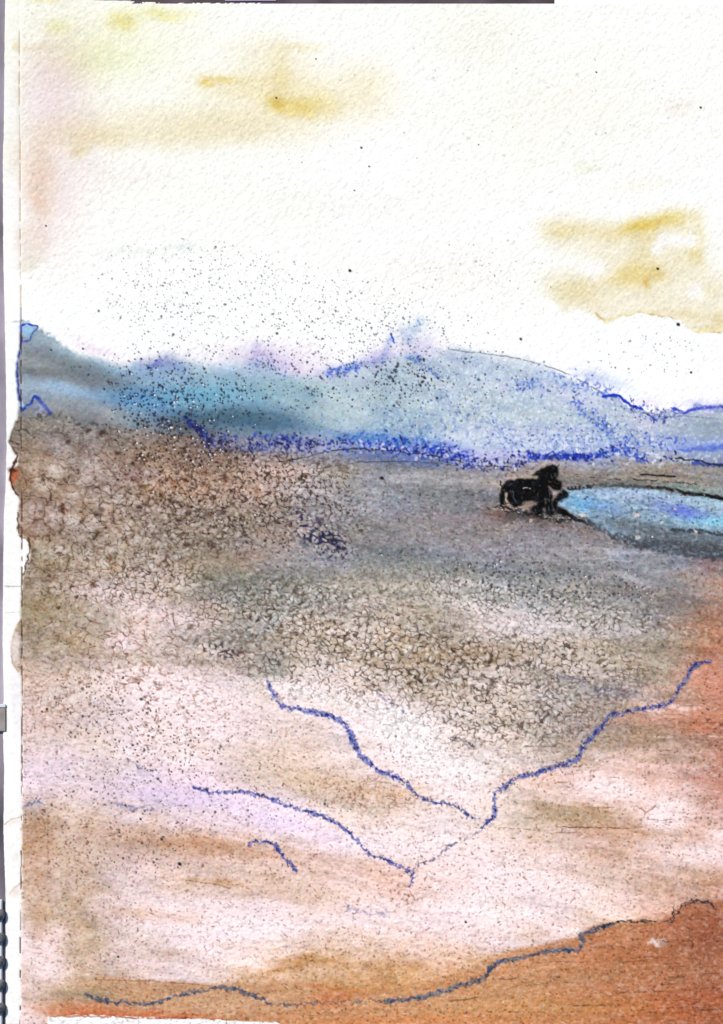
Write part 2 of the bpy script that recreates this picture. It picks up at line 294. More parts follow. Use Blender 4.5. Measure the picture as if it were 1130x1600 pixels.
# ---- ground details: streaks and stains
GN = MASKG * (1 - PS) * (.75 + .5 * noise(22, 12, 5, 41))
dabs([
    (70, 665, 60, 14, 10, 1, '868079', .7), (170, 690, 80, 20, 10, 1, '877b74', .6), (60, 740, 30, 30, 0, 1, 'a58a74', .6), (270, 755, 60, 16, 0, 1, '93715c', .6), (90, 770, 30, 22, 0, 1, 'a08a78', .7),
    (140, 755, 30, 20, 0, 1, 'a08876', .5), (60, 800, 30, 20, 0, 1, 'a08a7e', .6), (370, 830, 60, 22, -20, 1, '7f807a', .5), (350, 912, 50, 24, 8, 1.5, '7f8078', .8), (405, 925, 60, 26, 12, 1.5, '82837b', .7), (375, 985, 26, 16, 60, 1.5, '85867e', .8),
    (430, 1040, 24, 24, 20, 1.4, '92928b', .9), (440, 740, 70, 22, -8, 1, 'b49c92', .7), (560, 770, 120, 30, -8, 1, '94969a', .5), (820, 790, 60, 12, 4, 1, '7a6a66', .7), (700, 780, 80, 18, 6, 1, '75777c', .6), (930, 745, 120, 8, 4, 1, '8f8478', .6),
    (1080, 748, 70, 5, 8, 1, '6e6864', .7), (1090, 765, 70, 5, 6, 1, '8aa09c', .7), (1010, 750, 80, 4, 3, 1, 'b2a496', .6), (560, 865, 140, 14, 4, 1, '7e8694', .5), (660, 885, 120, 10, 6, 1, '7c8078', .6), (720, 815, 110, 12, 5, 1, 'a0949a', .6),
    (820, 895, 130, 9, 8, 1, '7d828c', .7), (850, 845, 120, 10, 6, 1, 'a09c9c', .5), (1000, 905, 130, 10, 6, 1, '9a9aa2', .6), (1000, 925, 100, 8, 10, 1, '86786e', .6), (1090, 935, 50, 8, 10, 1, '7a706c', .8), (1110, 880, 24, 12, 0, 1, 'a87e74', .7),
    (850, 970, 120, 12, 10, 1, 'cdc4c0', .7), (950, 985, 90, 8, 6, 1, 'b8b4b4', .7), (750, 1000, 100, 9, 8, 1, 'a4a8a4', .5), (640, 925, 100, 8, 3, 1, 'bab0a0', .6), (900, 920, 60, 6, 8, 1, 'c0b0a0', .5), (1110, 960, 40, 14, 0, 1, 'b08468', .7),
    (760, 1020, 120, 22, 8, 1, '98826a', .6), (690, 1005, 60, 12, 8, 1, 'a08c74', .5), (930, 1075, 70, 10, 15, 1, '7c7e90', .6), (880, 1060, 60, 12, 10, 1, '9c8d7c', .5), (1000, 1050, 70, 22, -10, 1, 'a29684', .5),
    (1100, 1060, 50, 26, -20, 1, 'cc8c74', .8), (1060, 1170, 80, 14, 4, 1, 'd8b0a0', .5), (1000, 1200, 90, 10, 2, 1, 'e0bcb0', .6), (1100, 1340, 60, 20, 0, 1.2, 'e4ccc6', .7), (1040, 1230, 70, 8, 4, 1, 'e8c8be', .6), (1090, 1110, 60, 14, -5, 1, 'c88e78', .7), (1000, 1125, 60, 8, -6, 1, 'd4a48e', .7), (1040, 1105, 80, 4, 3, 1, 'e2c2b4', .7), (1010, 1150, 120, 18, 2, 1, 'a08a7a', .6), (1130, 1160, 30, 30, 0, 1, 'a87660', .7),
    (950, 1230, 60, 26, 10, 1.5, 'ecd4d0', .8), (1040, 1275, 36, 28, 0, 1.4, 'ecd8d4', .8), (880, 1270, 90, 18, 4, 1.3, 'a9947c', .8), (1010, 1300, 70, 12, 4, 1.2, 'b08e74', .8), (860, 1215, 80, 10, -4, 1, 'd6b0a0', .7), (1120, 1230, 24, 40, 0, 1, 'c89484', .8),
    (1110, 1290, 40, 20, 0, 1, 'c89c88', .6), (1125, 1310, 20, 20, 0, 1, 'ead0ca', .6), (640, 1150, 70, 40, 40, 1.6, 'ede4e2', .8), (700, 1200, 60, 24, 10, 1.5, 'eee6e4', .8), (720, 1160, 60, 12, 5, 1, 'b8a490', .6), (480, 1080, 90, 12, 5, 1.4, 'ebe0dc', .7),
    (250, 1080, 110, 26, 3, 1.4, 'e6d6d2', .7), (350, 1110, 90, 30, 3, 1.4, 'e4d4d0', .6), (190, 1000, 24, 16, 0, 1, 'e2cad2', .8), (270, 960, 90, 18, 10, 1.3, 'dccaca', .7), (160, 930, 60, 12, 10, 1.3, 'd2c0b8', .7), (560, 1230, 90, 20, 5, 1.2, 'c6a488', .7),
    (600, 1240, 60, 12, 0, 1, 'c4a080', .5), (470, 1190, 120, 26, 2, 1, 'd0bda4', .6), (290, 1230, 80, 12, 8, 1, 'd0c0dc', .7), (220, 1210, 40, 12, 15, 1, 'b0b0c8', .5), (440, 1270, 60, 14, 12, 1, 'e4d8e8', .7), (400, 1290, 80, 12, 4, 1, 'dfcede', .7),
    (60, 1290, 26, 16, 0, 2, 'a88a70', .8), (65, 1345, 30, 14, 0, 2, 'c8b2a4', .8), (65, 1430, 30, 12, 0, 2, 'b0967c', .8), (55, 1265, 24, 8, 0, 1, 'a09aa0', .7), (60, 1480, 36, 30, 0, 1.5, 'e2d2d2', .8), (118, 1475, 20, 30, 0, 1, 'b39c82', .6), (75, 1520, 30, 20, 0, 1, 'e0d2d2', .6),
    (320, 1320, 120, 14, 4, 1.2, 'b08c74', .8), (300, 1345, 180, 7, 3, 1, 'c8aca0', .6), (340, 1380, 60, 5, 5, 1, 'b48c6c', .7), (430, 1395, 110, 14, 3, 1, 'c2a084', .6), (620, 1385, 60, 18, 0, 1, 'c8a08c', .7), (350, 1440, 120, 22, 0, 1.4, 'ecdcdc', .8), (560, 1440, 160, 10, 2, 1.2, 'e2cfcc', .6),
    (250, 1490, 60, 6, 0, 1, 'c4a890', .7), (480, 1500, 50, 10, -5, 1.2, 'b88c64', .8), (440, 1515, 50, 6, -16, 1, 'a88058', .6), (170, 1530, 40, 5, -4, 1, 'c09070', .6), (800, 1390, 70, 16, 0, 1.2, 'ead8d4', .8), (860, 1330, 80, 14, 0, 1, 'ccb4a0', .5)], lambda m, c, k: mix(m, c, k * .8), GN)
# orange foreground shore with a brushed, hard top edge
shore = [(-10, 1572), (60, 1560), (140, 1532), (170, 1528), (300, 1536), (340, 1540), (380, 1534), (430, 1540), (520, 1546), (600, 1548), (680, 1532), (760, 1498), (800, 1485), (860, 1474), (905, 1462), (915, 1452), (940, 1444),
         (1030, 1438), (1050, 1430), (1075, 1410), (1210, 1402), (1210, 1660), (-10, 1660)]
SH = inside(shore); SS = blur(SH.astype(np.float32), 3) * smooth(40, 260, X)
shc = np.stack([np.interp(X, [100, 350, 600, 800, 950, 1120], v) for v in ([.77, .76, .79, .76, .71, .64], [.60, .60, .60, .56, .48, .39], [.47, .47, .45, .41, .34, .27])], -1).astype(np.float32)
shc = shc + ((fbm(120, 9, -6, 44, octs=4) - .5) * .16)[..., None] + ((noise(60, 4, -4, 45) - .5) * .05)[..., None]
mix(SS * smooth(-.3, .25, (fbm(120, 14, -8, 46) - .35) + (Y - yline([(p[0], p[1]) for p in shore[:20]], X)) / 60), shc, .92)
dabs([(520, 1562, 40, 12, -8, 1, 'c47048', .6), (1010, 1540, 120, 14, -6, 1, 'c49478', .5), (700, 1570, 120, 12, -6, 1, 'd2a884', .5), (980, 1470, 60, 8, -6, 1, 'b88468', .5), (1110, 1470, 40, 24, 0, 1, '8c4e36', .6), (830, 1520, 60, 10, -16, 1, 'cc9c78', .5), (220, 1586, 120, 7, 2, 1.3, 'bc6440', .8), (1100, 1570, 90, 26, 0, 1, 'aa5634', .6), (860, 1575, 160, 18, 0, 1, 'c4925e', .5), (1090, 1440, 60, 20, 0, 1, '98553a', .6),
        (1022, 1472, 12, 5, 10, 1.6, 'e8d4ce', 1), (1038, 1474, 8, 9, 0, 1.6, 'a89088', .7), (900, 1530, 130, 10, -8, 1, 'a07c5c', .5), (140, 1556, 50, 10, 5, 1, '9c8c74', .7), (160, 1575, 50, 8, 0, 1, 'c08664', .7), (400, 1590, 120, 8, 2, 1, 'c08a64', .5), (620, 1595, 200, 8, 0, 1, 'cc8454', .6)], mix)
SHADEMASK = SS

sx_, sy_ = X + (fbm(80, seed=620) - .5) * 30, Y + (fbm(120, 60, 0, 621) - .5) * 60
st1 = fbm(150, 13, 9, 622, 3, sx_, sy_) - .5; st2 = fbm(220, 30, 11, 623, 2, sx_, sy_) - .5; st3 = noise(90, 4.5, 7, 624, sx_, sy_) - .5
stk = (st1 * np.interp(Y, [700, 1050, 1200], [.26, .22, .12]) + st2 * np.interp(Y, [700, 1050, 1200], [.22, .2, .14]) + st3 * .07) * MASKG * (1 - SS) * (1 - PS) * smooth(60, 330, X)
C[...] = C * (1 + stk[..., None] * np.array([1.05, 1, .98], np.float32))
lum = C.mean(-1)
lf = np.clip((lum - .60) * 2.6, 0, .60) * MASKG * (1 - SS) * (.7 + .6 * fbm(46, 16, 4, 610))
C[...] = C + (np.array([1.0, .925, .935], np.float32) - C) * lf[..., None]
mm = MASKM * (1 - MASKG); C[...] = C + (np.array([.80, .86, .97], np.float32) - C) * (mm * np.interp(X, [0, 200, 300, 700, 900], [.04, .05, .12, .30, .22]))[..., None]
mvar = (fbm(60, 20, 12, 630) - .5) * mm
C[...] = C * (1 + mvar[..., None] * np.array([.34, .24, .14], np.float32))
f1, f2, r = cells(7, 7, 0, 612)
lf = (1 - smooth(.1, .55, f1)) * (r > .35) * MASKM * (1 - MASKG) * smooth(420, 760, X) * .55
C[...] = C + (np.array([.88, .94, .95], np.float32) - C) * lf[..., None]
mix(PS, '8fb0cc', .22); mix(PS * smooth(.45, .7, noise(26, 4, 8, 613)) * smooth(835, 800, Y), 'b4d4e6', .6); mix(PS * smooth(.55, .75, noise(5, 3, 10, 614)), '4f6478', .4)
dabs([(360, 652, 90, 12, 2, 1.6, '43606f', .75), (420, 664, 70, 9, 5, 1.4, '3c5f7a', .6), (300, 668, 40, 8, 10, 1.2, '4c4c50', .6), (95, 562, 70, 9, 14, 1.2, '6f7678', .6), (150, 590, 70, 10, 16, 1.2, '6c7276', .6), (60, 580, 40, 7, 0, 1.2, '74797c', .6), (110, 606, 70, 7, 14, 1, '9dbcd6', .7),
      (220, 625, 60, 16, 10, 1, '5f96c4', .6), (310, 620, 70, 14, 0, 1, '6aa8c4', .6), (250, 575, 60, 8, 0, 1, '8aa6d2', .6), (600, 686, 80, 5, 4, 1, '5c90c8', .7), (700, 700, 50, 8, 12, 1, '8a94dc', .6), (450, 700, 60, 7, 3, 1, 'a4a0c4', .6), (780, 712, 60, 10, 0, 1, 'c6c0e4', .6), (1110, 676, 60, 14, 0, 1, '93a3b0', .6), (1100, 700, 60, 5, -4, 1, '7a90dc', .7)], mix, MASKM * (1 - MASKG))
dabs([(915, 786, 26, 12, 15, 1, '62a8dc', .8), (950, 796, 24, 9, 25, 1, '6c96d8', .6), (985, 772, 60, 5, 3, 1, 'a4bcdc', .6), (1070, 798, 40, 10, 12, 1, '6678d8', .9), (1125, 814, 50, 8, 6, 1, '84cce4', .9), (1110, 790, 40, 6, 8, 1, 'a4c4d4', .7), (975, 812, 40, 9, 18, 1, '74858e', .7), (1010, 826, 60, 9, 12, 1, '6a757c', .85), (1080, 838, 80, 9, 8, 1, '646c74', .95),
      (1070, 852, 90, 8, 8, 1.4, '4e5259', .95), (1150, 860, 70, 12, 4, 1.4, '4a4e55', .9), (1010, 763, 110, 3, 2, 1.2, '59646c', .7)], mix, PS)
dabs([(1060, 862, 90, 5, 8, 1.2, '5a5c62', .8), (820, 812, 70, 6, 6, 1.2, '544c4a', .6), (775, 800, 22, 7, 0, 1, '8c6c5c', .7), (890, 826, 60, 6, 14, 1, '8c7a74', .6), (960, 752, 110, 4, 2, 1, '6c6c68', .5), (1085, 764, 60, 3, 8, 1, '7c9490', .6)], mix, MASKG * (1 - PS))
dabs([(650, 1150, 75, 36, 32, 1.8, 'f6f0ee', .8), (720, 1205, 60, 20, 0, 1.5, 'f2ecea', .7), (500, 1085, 80, 12, 6, 1.4, 'f4ece8', .7), (280, 1245, 130, 16, 6, 1.3, 'dccce6', .6), (440, 1285, 80, 12, 14, 1.2, 'e4d4ee', .6), (300, 1120, 120, 20, 3, 1.3, 'eeddde', .6), (380, 1450, 110, 18, 0, 1.4, 'f4e8ea', .7), (210, 1460, 60, 20, 0, 1.2, 'ecdee0', .6), (90, 1200, 40, 24, 0, 1.2, 'd8c8d4', .6),
      (700, 1340, 140, 20, 4, 1.4, 'eedede', .6), (830, 1390, 120, 22, -2, 1.3, 'f2e2e0', .6), (960, 1235, 70, 18, 8, 1.4, 'f4e0de', .7), (1045, 1280, 36, 22, 0, 1.4, 'f2dedc', .7), (1120, 1070, 30, 40, 0, 1.2, 'c88c74', .6), (1128, 1190, 18, 60, 0, 1.2, 'bc8670', .55), (1128, 960, 24, 40, 0, 1.2, 'a88070', .6), (1110, 1130, 50, 10, -6, 1, 'd08c70', .7), (1040, 1075, 30, 6, -8, 1, 'e8c8b8', .6),
      (230, 1430, 90, 12, 6, 1, 'c8a88e', .5), (150, 1300, 80, 14, 4, 1, 'c8a892', .5), (400, 1335, 130, 10, 4, 1, 'c49c84', .5), (60, 1330, 24, 60, 0, 1.4, 'b8947c', .6), (62, 1450, 22, 30, 0, 1.4, 'b8967c', .5), (480, 1225, 110, 18, 3, 1.2, 'd2bca4', .5), (600, 960, 90, 9, 4, 1, 'c6b8aa', .5), (560, 800, 90, 10, -6, 1, 'a6a4ac', .5), (700, 850, 140, 10, 6, 1, '9c96a0', .5)], lambda m, c, k: mix(m, c, k * .9), MASKG * (1 - SS) * (1 - PS) * (.7 + .6 * noise(26, 10, 6, 650)))
gm = MASKG * (1 - PS) * smooth(1130, 980, X) * np.clip(1 - blob(760, 860, 380, 110, 6, 1.5, X, Y), 0, 1)
L_ = C.mean(-1, keepdims=True); C[...] = np.clip(L_ + (C - L_) * (1 + .17 * gm[..., None]), 0, 1)
C[...] = np.clip(C + (C - .60) * (.13 * MASKG * (1 - PS) * (1 - SS))[..., None], 0, 1)
# ---- salt blooms: rings of dried pigment round pale centres
def salt(size, zones, col, width, seed, thr=.42, lift=.25, k=1.0, nsz=14):
    xs_ = [z[0] - z[2] * 1.5 for z in zones] + [z[0] + z[2] * 1.5 for z in zones]; ys_ = [z[1] - z[3] * 1.5 - z[2] * .15 for z in zones] + [z[1] + z[3] * 1.5 + z[2] * .15 for z in zones]
    with Win(min(xs_), max(xs_), min(ys_), max(ys_)): salt_(size, zones, col, width, seed, thr, lift, k, nsz)
def salt_(size, zones, col, width, seed, thr, lift, k, nsz):
    z = np.zeros_like(X)
    for cx, cy, rx, ry, ang, p in zones: z = np.maximum(z, blob(cx, cy, rx, ry, ang, p))
    f1, f2, r = cells(size, size * .8, 8, seed)
    br = noise(nsz, seed=seed + 1) * .35 + noise(size * .45, seed=seed + 2) * .65
    e = 1 - smooth(width * .1, width * (2.0 if size < 14 else .95) * np.clip(br + .1, .3, .9), f2 - f1); br = smooth(thr - .06, thr + .10, br)
    m = e * br * z
    lf = (1 - smooth(.1, .6, f1)) * z * lift * (.4 + .9 * r)
    C[...] = C + (np.array([.98, .94, .93], np.float32) - C) * np.clip(lf, 0, 1)[..., None]
    mix(m, col, k); H[...] -= m * .05; H[...] += lf * .1
salt(11, [(640, 1035, 330, 70, 5, 1.8), (560, 1000, 200, 60, 4, 1.5), (790, 1110, 160, 60, 0, 1.5), (860, 1030, 170, 50, 8, 1.4)], '33251b', .18, 60, .42, .50, .85)
salt(8, [(640, 1040, 330, 80, 5, 1.6), (800, 1120, 180, 70, 0, 1.5), (470, 960, 160, 40, 0, 1.3)], '6a5442', .24, 61, .60, .24, .5)
salt(10, [(440, 770, 130, 75, 10, 1.6), (300, 800, 130, 80, 0, 1.4), (400, 950, 130, 50, 0, 1.3), (230, 900, 120, 50, 0, 1.2)], '2e1c13', .18, 64, .43, .36, .85)
salt(11, [(500, 838, 56, 26, 30, 1.8)], '15193c', .34, 68, .42, .3, 1)
salt(9, [(780, 935, 200, 34, 8, 1.6), (930, 965, 160, 34, 8, 1.4), (500, 930, 120, 30, 0, 1.4)], '3c342e', .18, 70, .50, .55, .7)
salt(34, [(115, 800, 95, 110, 0, 2)], '42281c', .13, 72, .42, .34, .85, 20)
salt(44, [(130, 740, 120, 90, 0, 2)], '584238', .08, 73, .46, .24, .7, 20)
salt(14, [(200, 800, 170, 110, 0, 2)], '3a2418', .16, 83, .47, .28, .8)
salt(20, [(150, 900, 140, 90, 0, 1.5), (180, 990, 150, 60, 0, 1.5)], '5a3826', .14, 76, .44, .30, .8, 16)
salt(13, [(200, 1080, 180, 90, 0, 1.5), (350, 1010, 60, 30, 0, 1.4)], '8a6450', .2, 78, .54, .25, .65)
salt(10, [(345, 1018, 40, 12, 10, 1.5)], '1c1a24', .3, 79, .5, .2, .9)
salt(9, [(570, 1240, 110, 30, 0, 1.3), (630, 1400, 50, 14, 0, 1.2)], '8c5640', .22, 80, .54, .15, .7)
salt(9, [(900, 1080, 120, 34, 10, 1.4)], '5c4c40', .24, 81, .58, .4, .5)
# ---- blue granulation at the mountains' foot and along the ridges
def box_of(path, pad):
    return Win(min(q[0] for q in path) - pad, max(q[0] for q in path) + pad, min(q[1] for q in path) - pad, max(q[1] for q in path) + pad)
def dist_here(path, x, y):
    d = np.full(x.shape, 999, np.float32); tt = np.zeros_like(d); p = np.array(path, float)
    seg = np.hypot(*(p[1:] - p[:-1]).T); L = seg.sum(); acc = 0
    for k in range(len(p) - 1):
        ax, ay = p[k]; bx, by = p[k + 1]; l2 = max(seg[k] ** 2, 1e-6)
        t = np.clip(((x - ax) * (bx - ax) + (y - ay) * (by - ay)) / l2, 0, 1)
        q = np.hypot(x - ax - t * (bx - ax), y - ay - t * (by - ay))
        n = q < d; d = np.where(n, q, d); tt = np.where(n, (acc + t * seg[k]) / L, tt); acc += seg[k]
    return d, tt
def fringe(path, w, col, k=1.0, soft=.35, thr=.45, seed=0, up=0):
    with box_of(path, w * 3 + 12):
        D, T = dist_here(path, X + (fbm(16, seed=91) - .5) * 8, Y + (fbm(12, seed=92) - .5) * 10)
        f1, f2, r = cells(8.5, 10, 10, 90); edge = 1 - smooth(.05, .42, f2 - f1)
        z = np.exp(-(D / w) ** 2); br = smooth(thr - .07, thr + .09, noise(9, seed=93 + seed) * .45 + noise(4.2, seed=94 + seed) * .55)
        mix(z * soft * (.3 + 1.2 * noise(9, seed=95 + seed)), col, k * .8); mix(smooth(.1, .5, z) * edge * br, col, k)
fringe([(290, 655), (310, 668), (330, 688)], 5, '1c2c80', .9, .3, .35)
fringe([(330, 688), (380, 694), (440, 692), (490, 695)], 11, '202f80', .8, .15, .48, 1)
fringe([(400, 680), (440, 682), (480, 690)], 4, '1c36a8', .6, .4, .4, 2)
fringe([(545, 690), (600, 693), (650, 698), (700, 708), (735, 722)], 12, '2038a8', .85, .34, .46, 3)
fringe([(560, 683), (620, 688), (680, 690)], 8, '3f78c0', .5, .5, .5, 4)
fringe([(740, 722), (790, 726), (830, 716)], 8, '2c2e70', .7, .12, .48, 5)
fringe([(828, 712), (850, 712), (900, 714), (940, 710)], 5, '1c34b0', 1, .65, .38, 6)
fringe([(940, 706), (970, 702), (1005, 714)], 8, '2444b4', .8, .35, .46, 7)
fringe([(800, 605), (830, 600), (870, 590), (900, 605)], 9, '3058c0', .55, .10, .52, 8)
fringe([(900, 630), (930, 655), (960, 680), (1000, 690), (1060, 690)], 9, '2848c0', .65, .10, .50, 9)
fringe([(900, 596), (940, 608), (960, 612)], 9, '3a58c0', .55, .10, .50, 10)
fringe([(1000, 640), (1030, 648), (1050, 645)], 10, '4050a8', .6, .05, .48, 11)
fringe([(515, 582), (535, 578), (560, 572)], 6, '4870d4', .6, .3, .46, 12)
fringe([(225, 572), (260, 566), (285, 574)], 8, '5a60c0', .5, .25, .5, 13)
fringe([(600, 560), (604, 545), (610, 530)], 3, '6c90d8', .5, .3, .4, 14)
fringe([(640, 530), (650, 512), (660, 500)], 6, '5c90c8', .45, .1, .46, 14)
fringe([(636, 560), (650, 553), (668, 566)], 3, '5c84cc', .6, .35, .4, 15)
fringe([(640, 560), (665, 575), (690, 592)], 4, '4c74b4', .6, .5, .4, 15)
fringe([(700, 640), (800, 690), (900, 690)], 26, '5064b8', .35, .02, .52, 16)
fringe([(600, 655), (680, 665)], 18, '5a86c0', .35, .02, .5, 17)
def stamp(x, y, rx, ry, ang, col, k=1.0, h=0.0):
    j0, j1 = int((x - X0 - 7) * G), int((x - X0 + 8) * G); i0, i1 = int((y - Y0 - 7) * G), int((y - Y0 + 8) * G)
    if j0 < 0 or i0 < 0 or j1 >= NX or i1 >= NY: return
    xx, yy = X[i0:i1, j0:j1] - x, Y[i0:i1, j0:j1] - y
    c, s = math.cos(ang), math.sin(ang); u = (xx * c + yy * s) / rx; v = (-xx * s + yy * c) / ry
    m = np.clip(1.35 - (u * u + v * v) * .75, 0, 1) * k
    C[i0:i1, j0:j1] = C[i0:i1, j0:j1] * (1 - m[..., None]) + col * m[..., None]; H[i0:i1, j0:j1] += m * h
def trail(path, n, w, cols, rmin, rmax, k=.9):
    p = np.array(path, float); seg = np.hypot(*(p[1:] - p[:-1]).T); cs = np.r_[0, seg.cumsum()]
    for _ in range(n):
        t = rng.random() * cs[-1]; x = np.interp(t, cs, p[:, 0]) + rng.normal(0, 2); y = np.interp(t, cs, p[:, 1]) + rng.normal(0, w)
        r = rng.uniform(rmin, rmax); stamp(x, y, r * rng.uniform(1, 1.9), r * rng.uniform(.6, 1), rng.uniform(0, 3.1), hexc(cols[rng.integers(len(cols))]), k * rng.uniform(.6, 1), -.04)
def line(path, w, col, k=1.0, brk=.3, sz=12, rough=2.5, seed=0, raise_=0.0, taper=.06, keep=False):
    """a brushed or drawn line; brk is how much of it is missing where the brush skipped"""
    with box_of(path, w * 3 + 8) as sl:
        D, T = dist_here(path, X + (noise(7, seed=110 + seed % 7) - .5) * rough * 1.6 + (noise(3, seed=130 + seed % 7) - .5) * rough, Y + (noise(7, seed=120 + seed % 7) - .5) * rough * 1.6 + (noise(3, seed=140 + seed % 7) - .5) * rough)
        ww = w * (.55 + .8 * noise(sz * 2, seed=150 + seed % 9)) * np.clip(np.minimum(T, 1 - T) / taper + .25, 0, 1)
        m = 1 - smooth(.45, 1.25, D / (ww + .3))
        if brk > 0: m = m * smooth(brk - .12, brk + .12, noise(sz, seed=160 + seed % 9) * .5 + noise(3.2, seed=170 + seed % 9) * .5)
        mix(m, col, k); H[...] += m * raise_
    if keep:
        F = np.full(X.shape, 999, np.float32); F[sl] = D; return F
line([(611, 520), (614, 528), (616, 538)], 1.6, '2456c0', .9, .1, seed=3)
line([(33, 520), (33, 508), (42, 505), (60, 511)], 2.6, '1c36b8', 1, .15, rough=1.5, seed=1)
line([(60, 511), (52, 518), (46, 532), (36, 534)], 1.2, '2c50b0', .8, .3, rough=1.5, seed=2)
line([(33, 520), (31, 545), (27, 565), (26, 590), (28, 615), (31, 630)], 2.0, '232c80', .95, .15, rough=2, seed=3)
line([(31, 635), (36, 640), (47, 630), (54, 620), (62, 624), (72, 638), (80, 646)], 3.2, '2238a0', .95, .2, rough=2.5, seed=4)
dabs([(36, 629, 5, 5, 0, 2, 'a8d0f4', .9)], mix)
dabs([(66, 638, 14, 9, 0, 1.2, 'a6a6c8', .6)], mix)
line([(30, 650), (24, 662), (18, 675), (14, 690), (20, 702), (28, 712)], 2.0, '443026', .9, .25, rough=2, seed=5)
line([(24, 672), (38, 672), (48, 680)], 1.2, '443a30', .8, .3, seed=6); line([(16, 688), (30, 694)], 1.2, '443a30', .8, .3, seed=7)
line([(940, 620), (952, 618), (968, 619), (985, 633), (1005, 640)], 3.0, '2038c0', 1, .1, rough=1.5, seed=8)
line([(1048, 636), (1068, 646), (1085, 640), (1110, 636), (1150, 636)], 2.6, '3040c0', .9, .25, rough=1.5, seed=9)
line([(1085, 636), (1130, 640), (1200, 642)], 5, '6a74d0', .5, .3, seed=10)
line([(1060, 703), (1100, 702), (1200, 694)], 4, '4a66c8', .65, .2, seed=11)
line([(1080, 722), (1110, 726), (1200, 730)], 4.5, '2a40a4', .8, .25, seed=12)
line([(1055, 716), (1100, 722), (1130, 729), (1200, 732)], 1.8, '1c1c30', .9, .2, seed=13)
line([(700, 546), (750, 552), (800, 558), (850, 570), (890, 586), (940, 612)], 0.9, '747c84', .75, .3, rough=1, seed=14)
line([(1030, 652), (1070, 650), (1130, 655)], .9, '6c7488', .6, .35, rough=1, seed=15)
line([(435, 722), (470, 716), (520, 704), (560, 701), (610, 704), (690, 714), (745, 728), (800, 729)], 1.1, '2a2626', .85, .25, rough=1, seed=16)
line([(500, 732), (560, 722), (640, 720), (760, 732)], .9, '3c3836', .6, .42, rough=1, seed=17)
B1, B2, B3 = ['1428a0', '1a34b8', '10207c', '0c1450'], ['101a5c', '14207c', '14183c'], ['2c50c0', '2440b0', '4068c8']
trail([(320, 690), (380, 696), (440, 692), (500, 697)], 90, 8, B2, 1.2, 2.4)
trail([(290, 655), (312, 672), (330, 694)], 40, 3, B2, 1.2, 2.4)
trail([(500, 694), (560, 692), (610, 697)], 60, 7, B1, 1.1, 2.1)
trail([(600, 694), (650, 699), (700, 709), (735, 722)], 130, 8, B1, 1.2, 2.2)
trail([(735, 718), (790, 722), (830, 716)], 60, 8, B2, 1.1, 2.3)
trail([(825, 710), (850, 713), (900, 714), (940, 711)], 70, 3, B1, 1.4, 2.6)
trail([(940, 706), (975, 700), (1008, 714), (1060, 722)], 50, 7, B1, 1.2, 2.2)
trail([(900, 634), (930, 655), (958, 678), (1010, 690), (1060, 695)], 60, 9, B3, 1.0, 2.0, .8)
trail([(800, 610), (850, 596), (900, 600), (950, 612)], 45, 10, B3, 1.0, 2.0, .75)
trail([(985, 634), (1010, 648), (1045, 650)], 60, 6, B3 + B2, 1.0, 1.9, .8)
trail([(760, 680), (850, 700), (950, 690)], 110, 16, B3, .9, 1.7, .7)
trail([(440, 660), (600, 680), (720, 690)], 160, 16, ['3c6ca0', '2c4c80', '4c80b0'], .9, 1.8, .6)
trail([(515, 583), (540, 577), (565, 572)], 26, 4, B3, 1, 2, .8)
trail([(390, 560), (430, 575), (470, 590)], 50, 10, ['5a60b8', '4c70b8'], .9, 1.8, .6)
trail([(640, 560), (665, 572), (690, 590)], 14, 5, B3, 1, 2, .7)
trail([(460, 800), (500, 838), (545, 860)], 26, 12, ['1a1c48', '20204c', '2c1c20'], 1.1, 2.2, .9)
trail([(560, 694), (650, 701), (735, 722), (790, 722), (830, 716)], 130, 9, ['c8c8ec', 'e0dcf4', '8ea0e0'], 1.2, 2.4, .8)
trail([(850, 700), (960, 702), (1050, 715)], 90, 9, ['dce4f2', 'ece8f6'], 1.2, 2.4, .75)
trail([(330, 694), (440, 700), (520, 700)], 60, 8, ['a8a4b4', 'b8b4cc'], 1.2, 2.4, .75)
# lines beyond and around the pond
line([(1000, 741), (1030, 743), (1056, 745)], 1.8, '141414', .95, .15, rough=1, seed=18)
line([(900, 744), (950, 748), (1000, 750), (1100, 757)], 1.0, '2c2824', .7, .4, rough=1.5, seed=19)
line([(886, 763), (905, 761), (930, 758)], 4.0, '14161c', .85, .42, rough=4, seed=20)
line([(930, 757), (960, 758), (1000, 760), (1040, 764)], 3.4, '3a4246', .8, .25, rough=2, seed=21)
line([(1008, 760), (1040, 763), (1070, 769), (1095, 772), (1120, 776), (1150, 784)], 2.3, '141418', .85, .22, rough=1.8, seed=22, raise_=.05)
line([(1065, 771), (1100, 773), (1128, 779), (1160, 790)], 3.0, '0c0c0e', 1, .1, rough=1.2, seed=23, raise_=.05)
line([(866, 798), (890, 806), (916, 818)], 2.6, '141414', .95, .15, rough=2, seed=24)
line([(905, 808), (935, 826), (965, 840), (1000, 852), (1040, 860), (1070, 862), (1100, 870), (1180, 876)], 5.0, '34363e', .7, .38, rough=5, seed=25)
line([(1000, 850), (1060, 858), (1110, 862), (1180, 864)], 12.0, '44484f', .5, .34, rough=7, seed=26)
line([(1045, 829), (1080, 829), (1100, 832), (1190, 840)], 2.4, '2c3438', .8, .42, rough=3, seed=27)
for cx, cy, rx, ry in [(997, 840, 4, 3), (995, 805, 6, 2.2), (1055, 795, 3, 2), (1035, 817, 3, 2), (1088, 830, 3, 2), (910, 805, 6, 3), (830, 813, 4, 3), (786, 794, 4, 3)]:
    mix(blob(cx, cy, rx, ry, 10, 3, XF, YF), 'd8c8c0', .95)
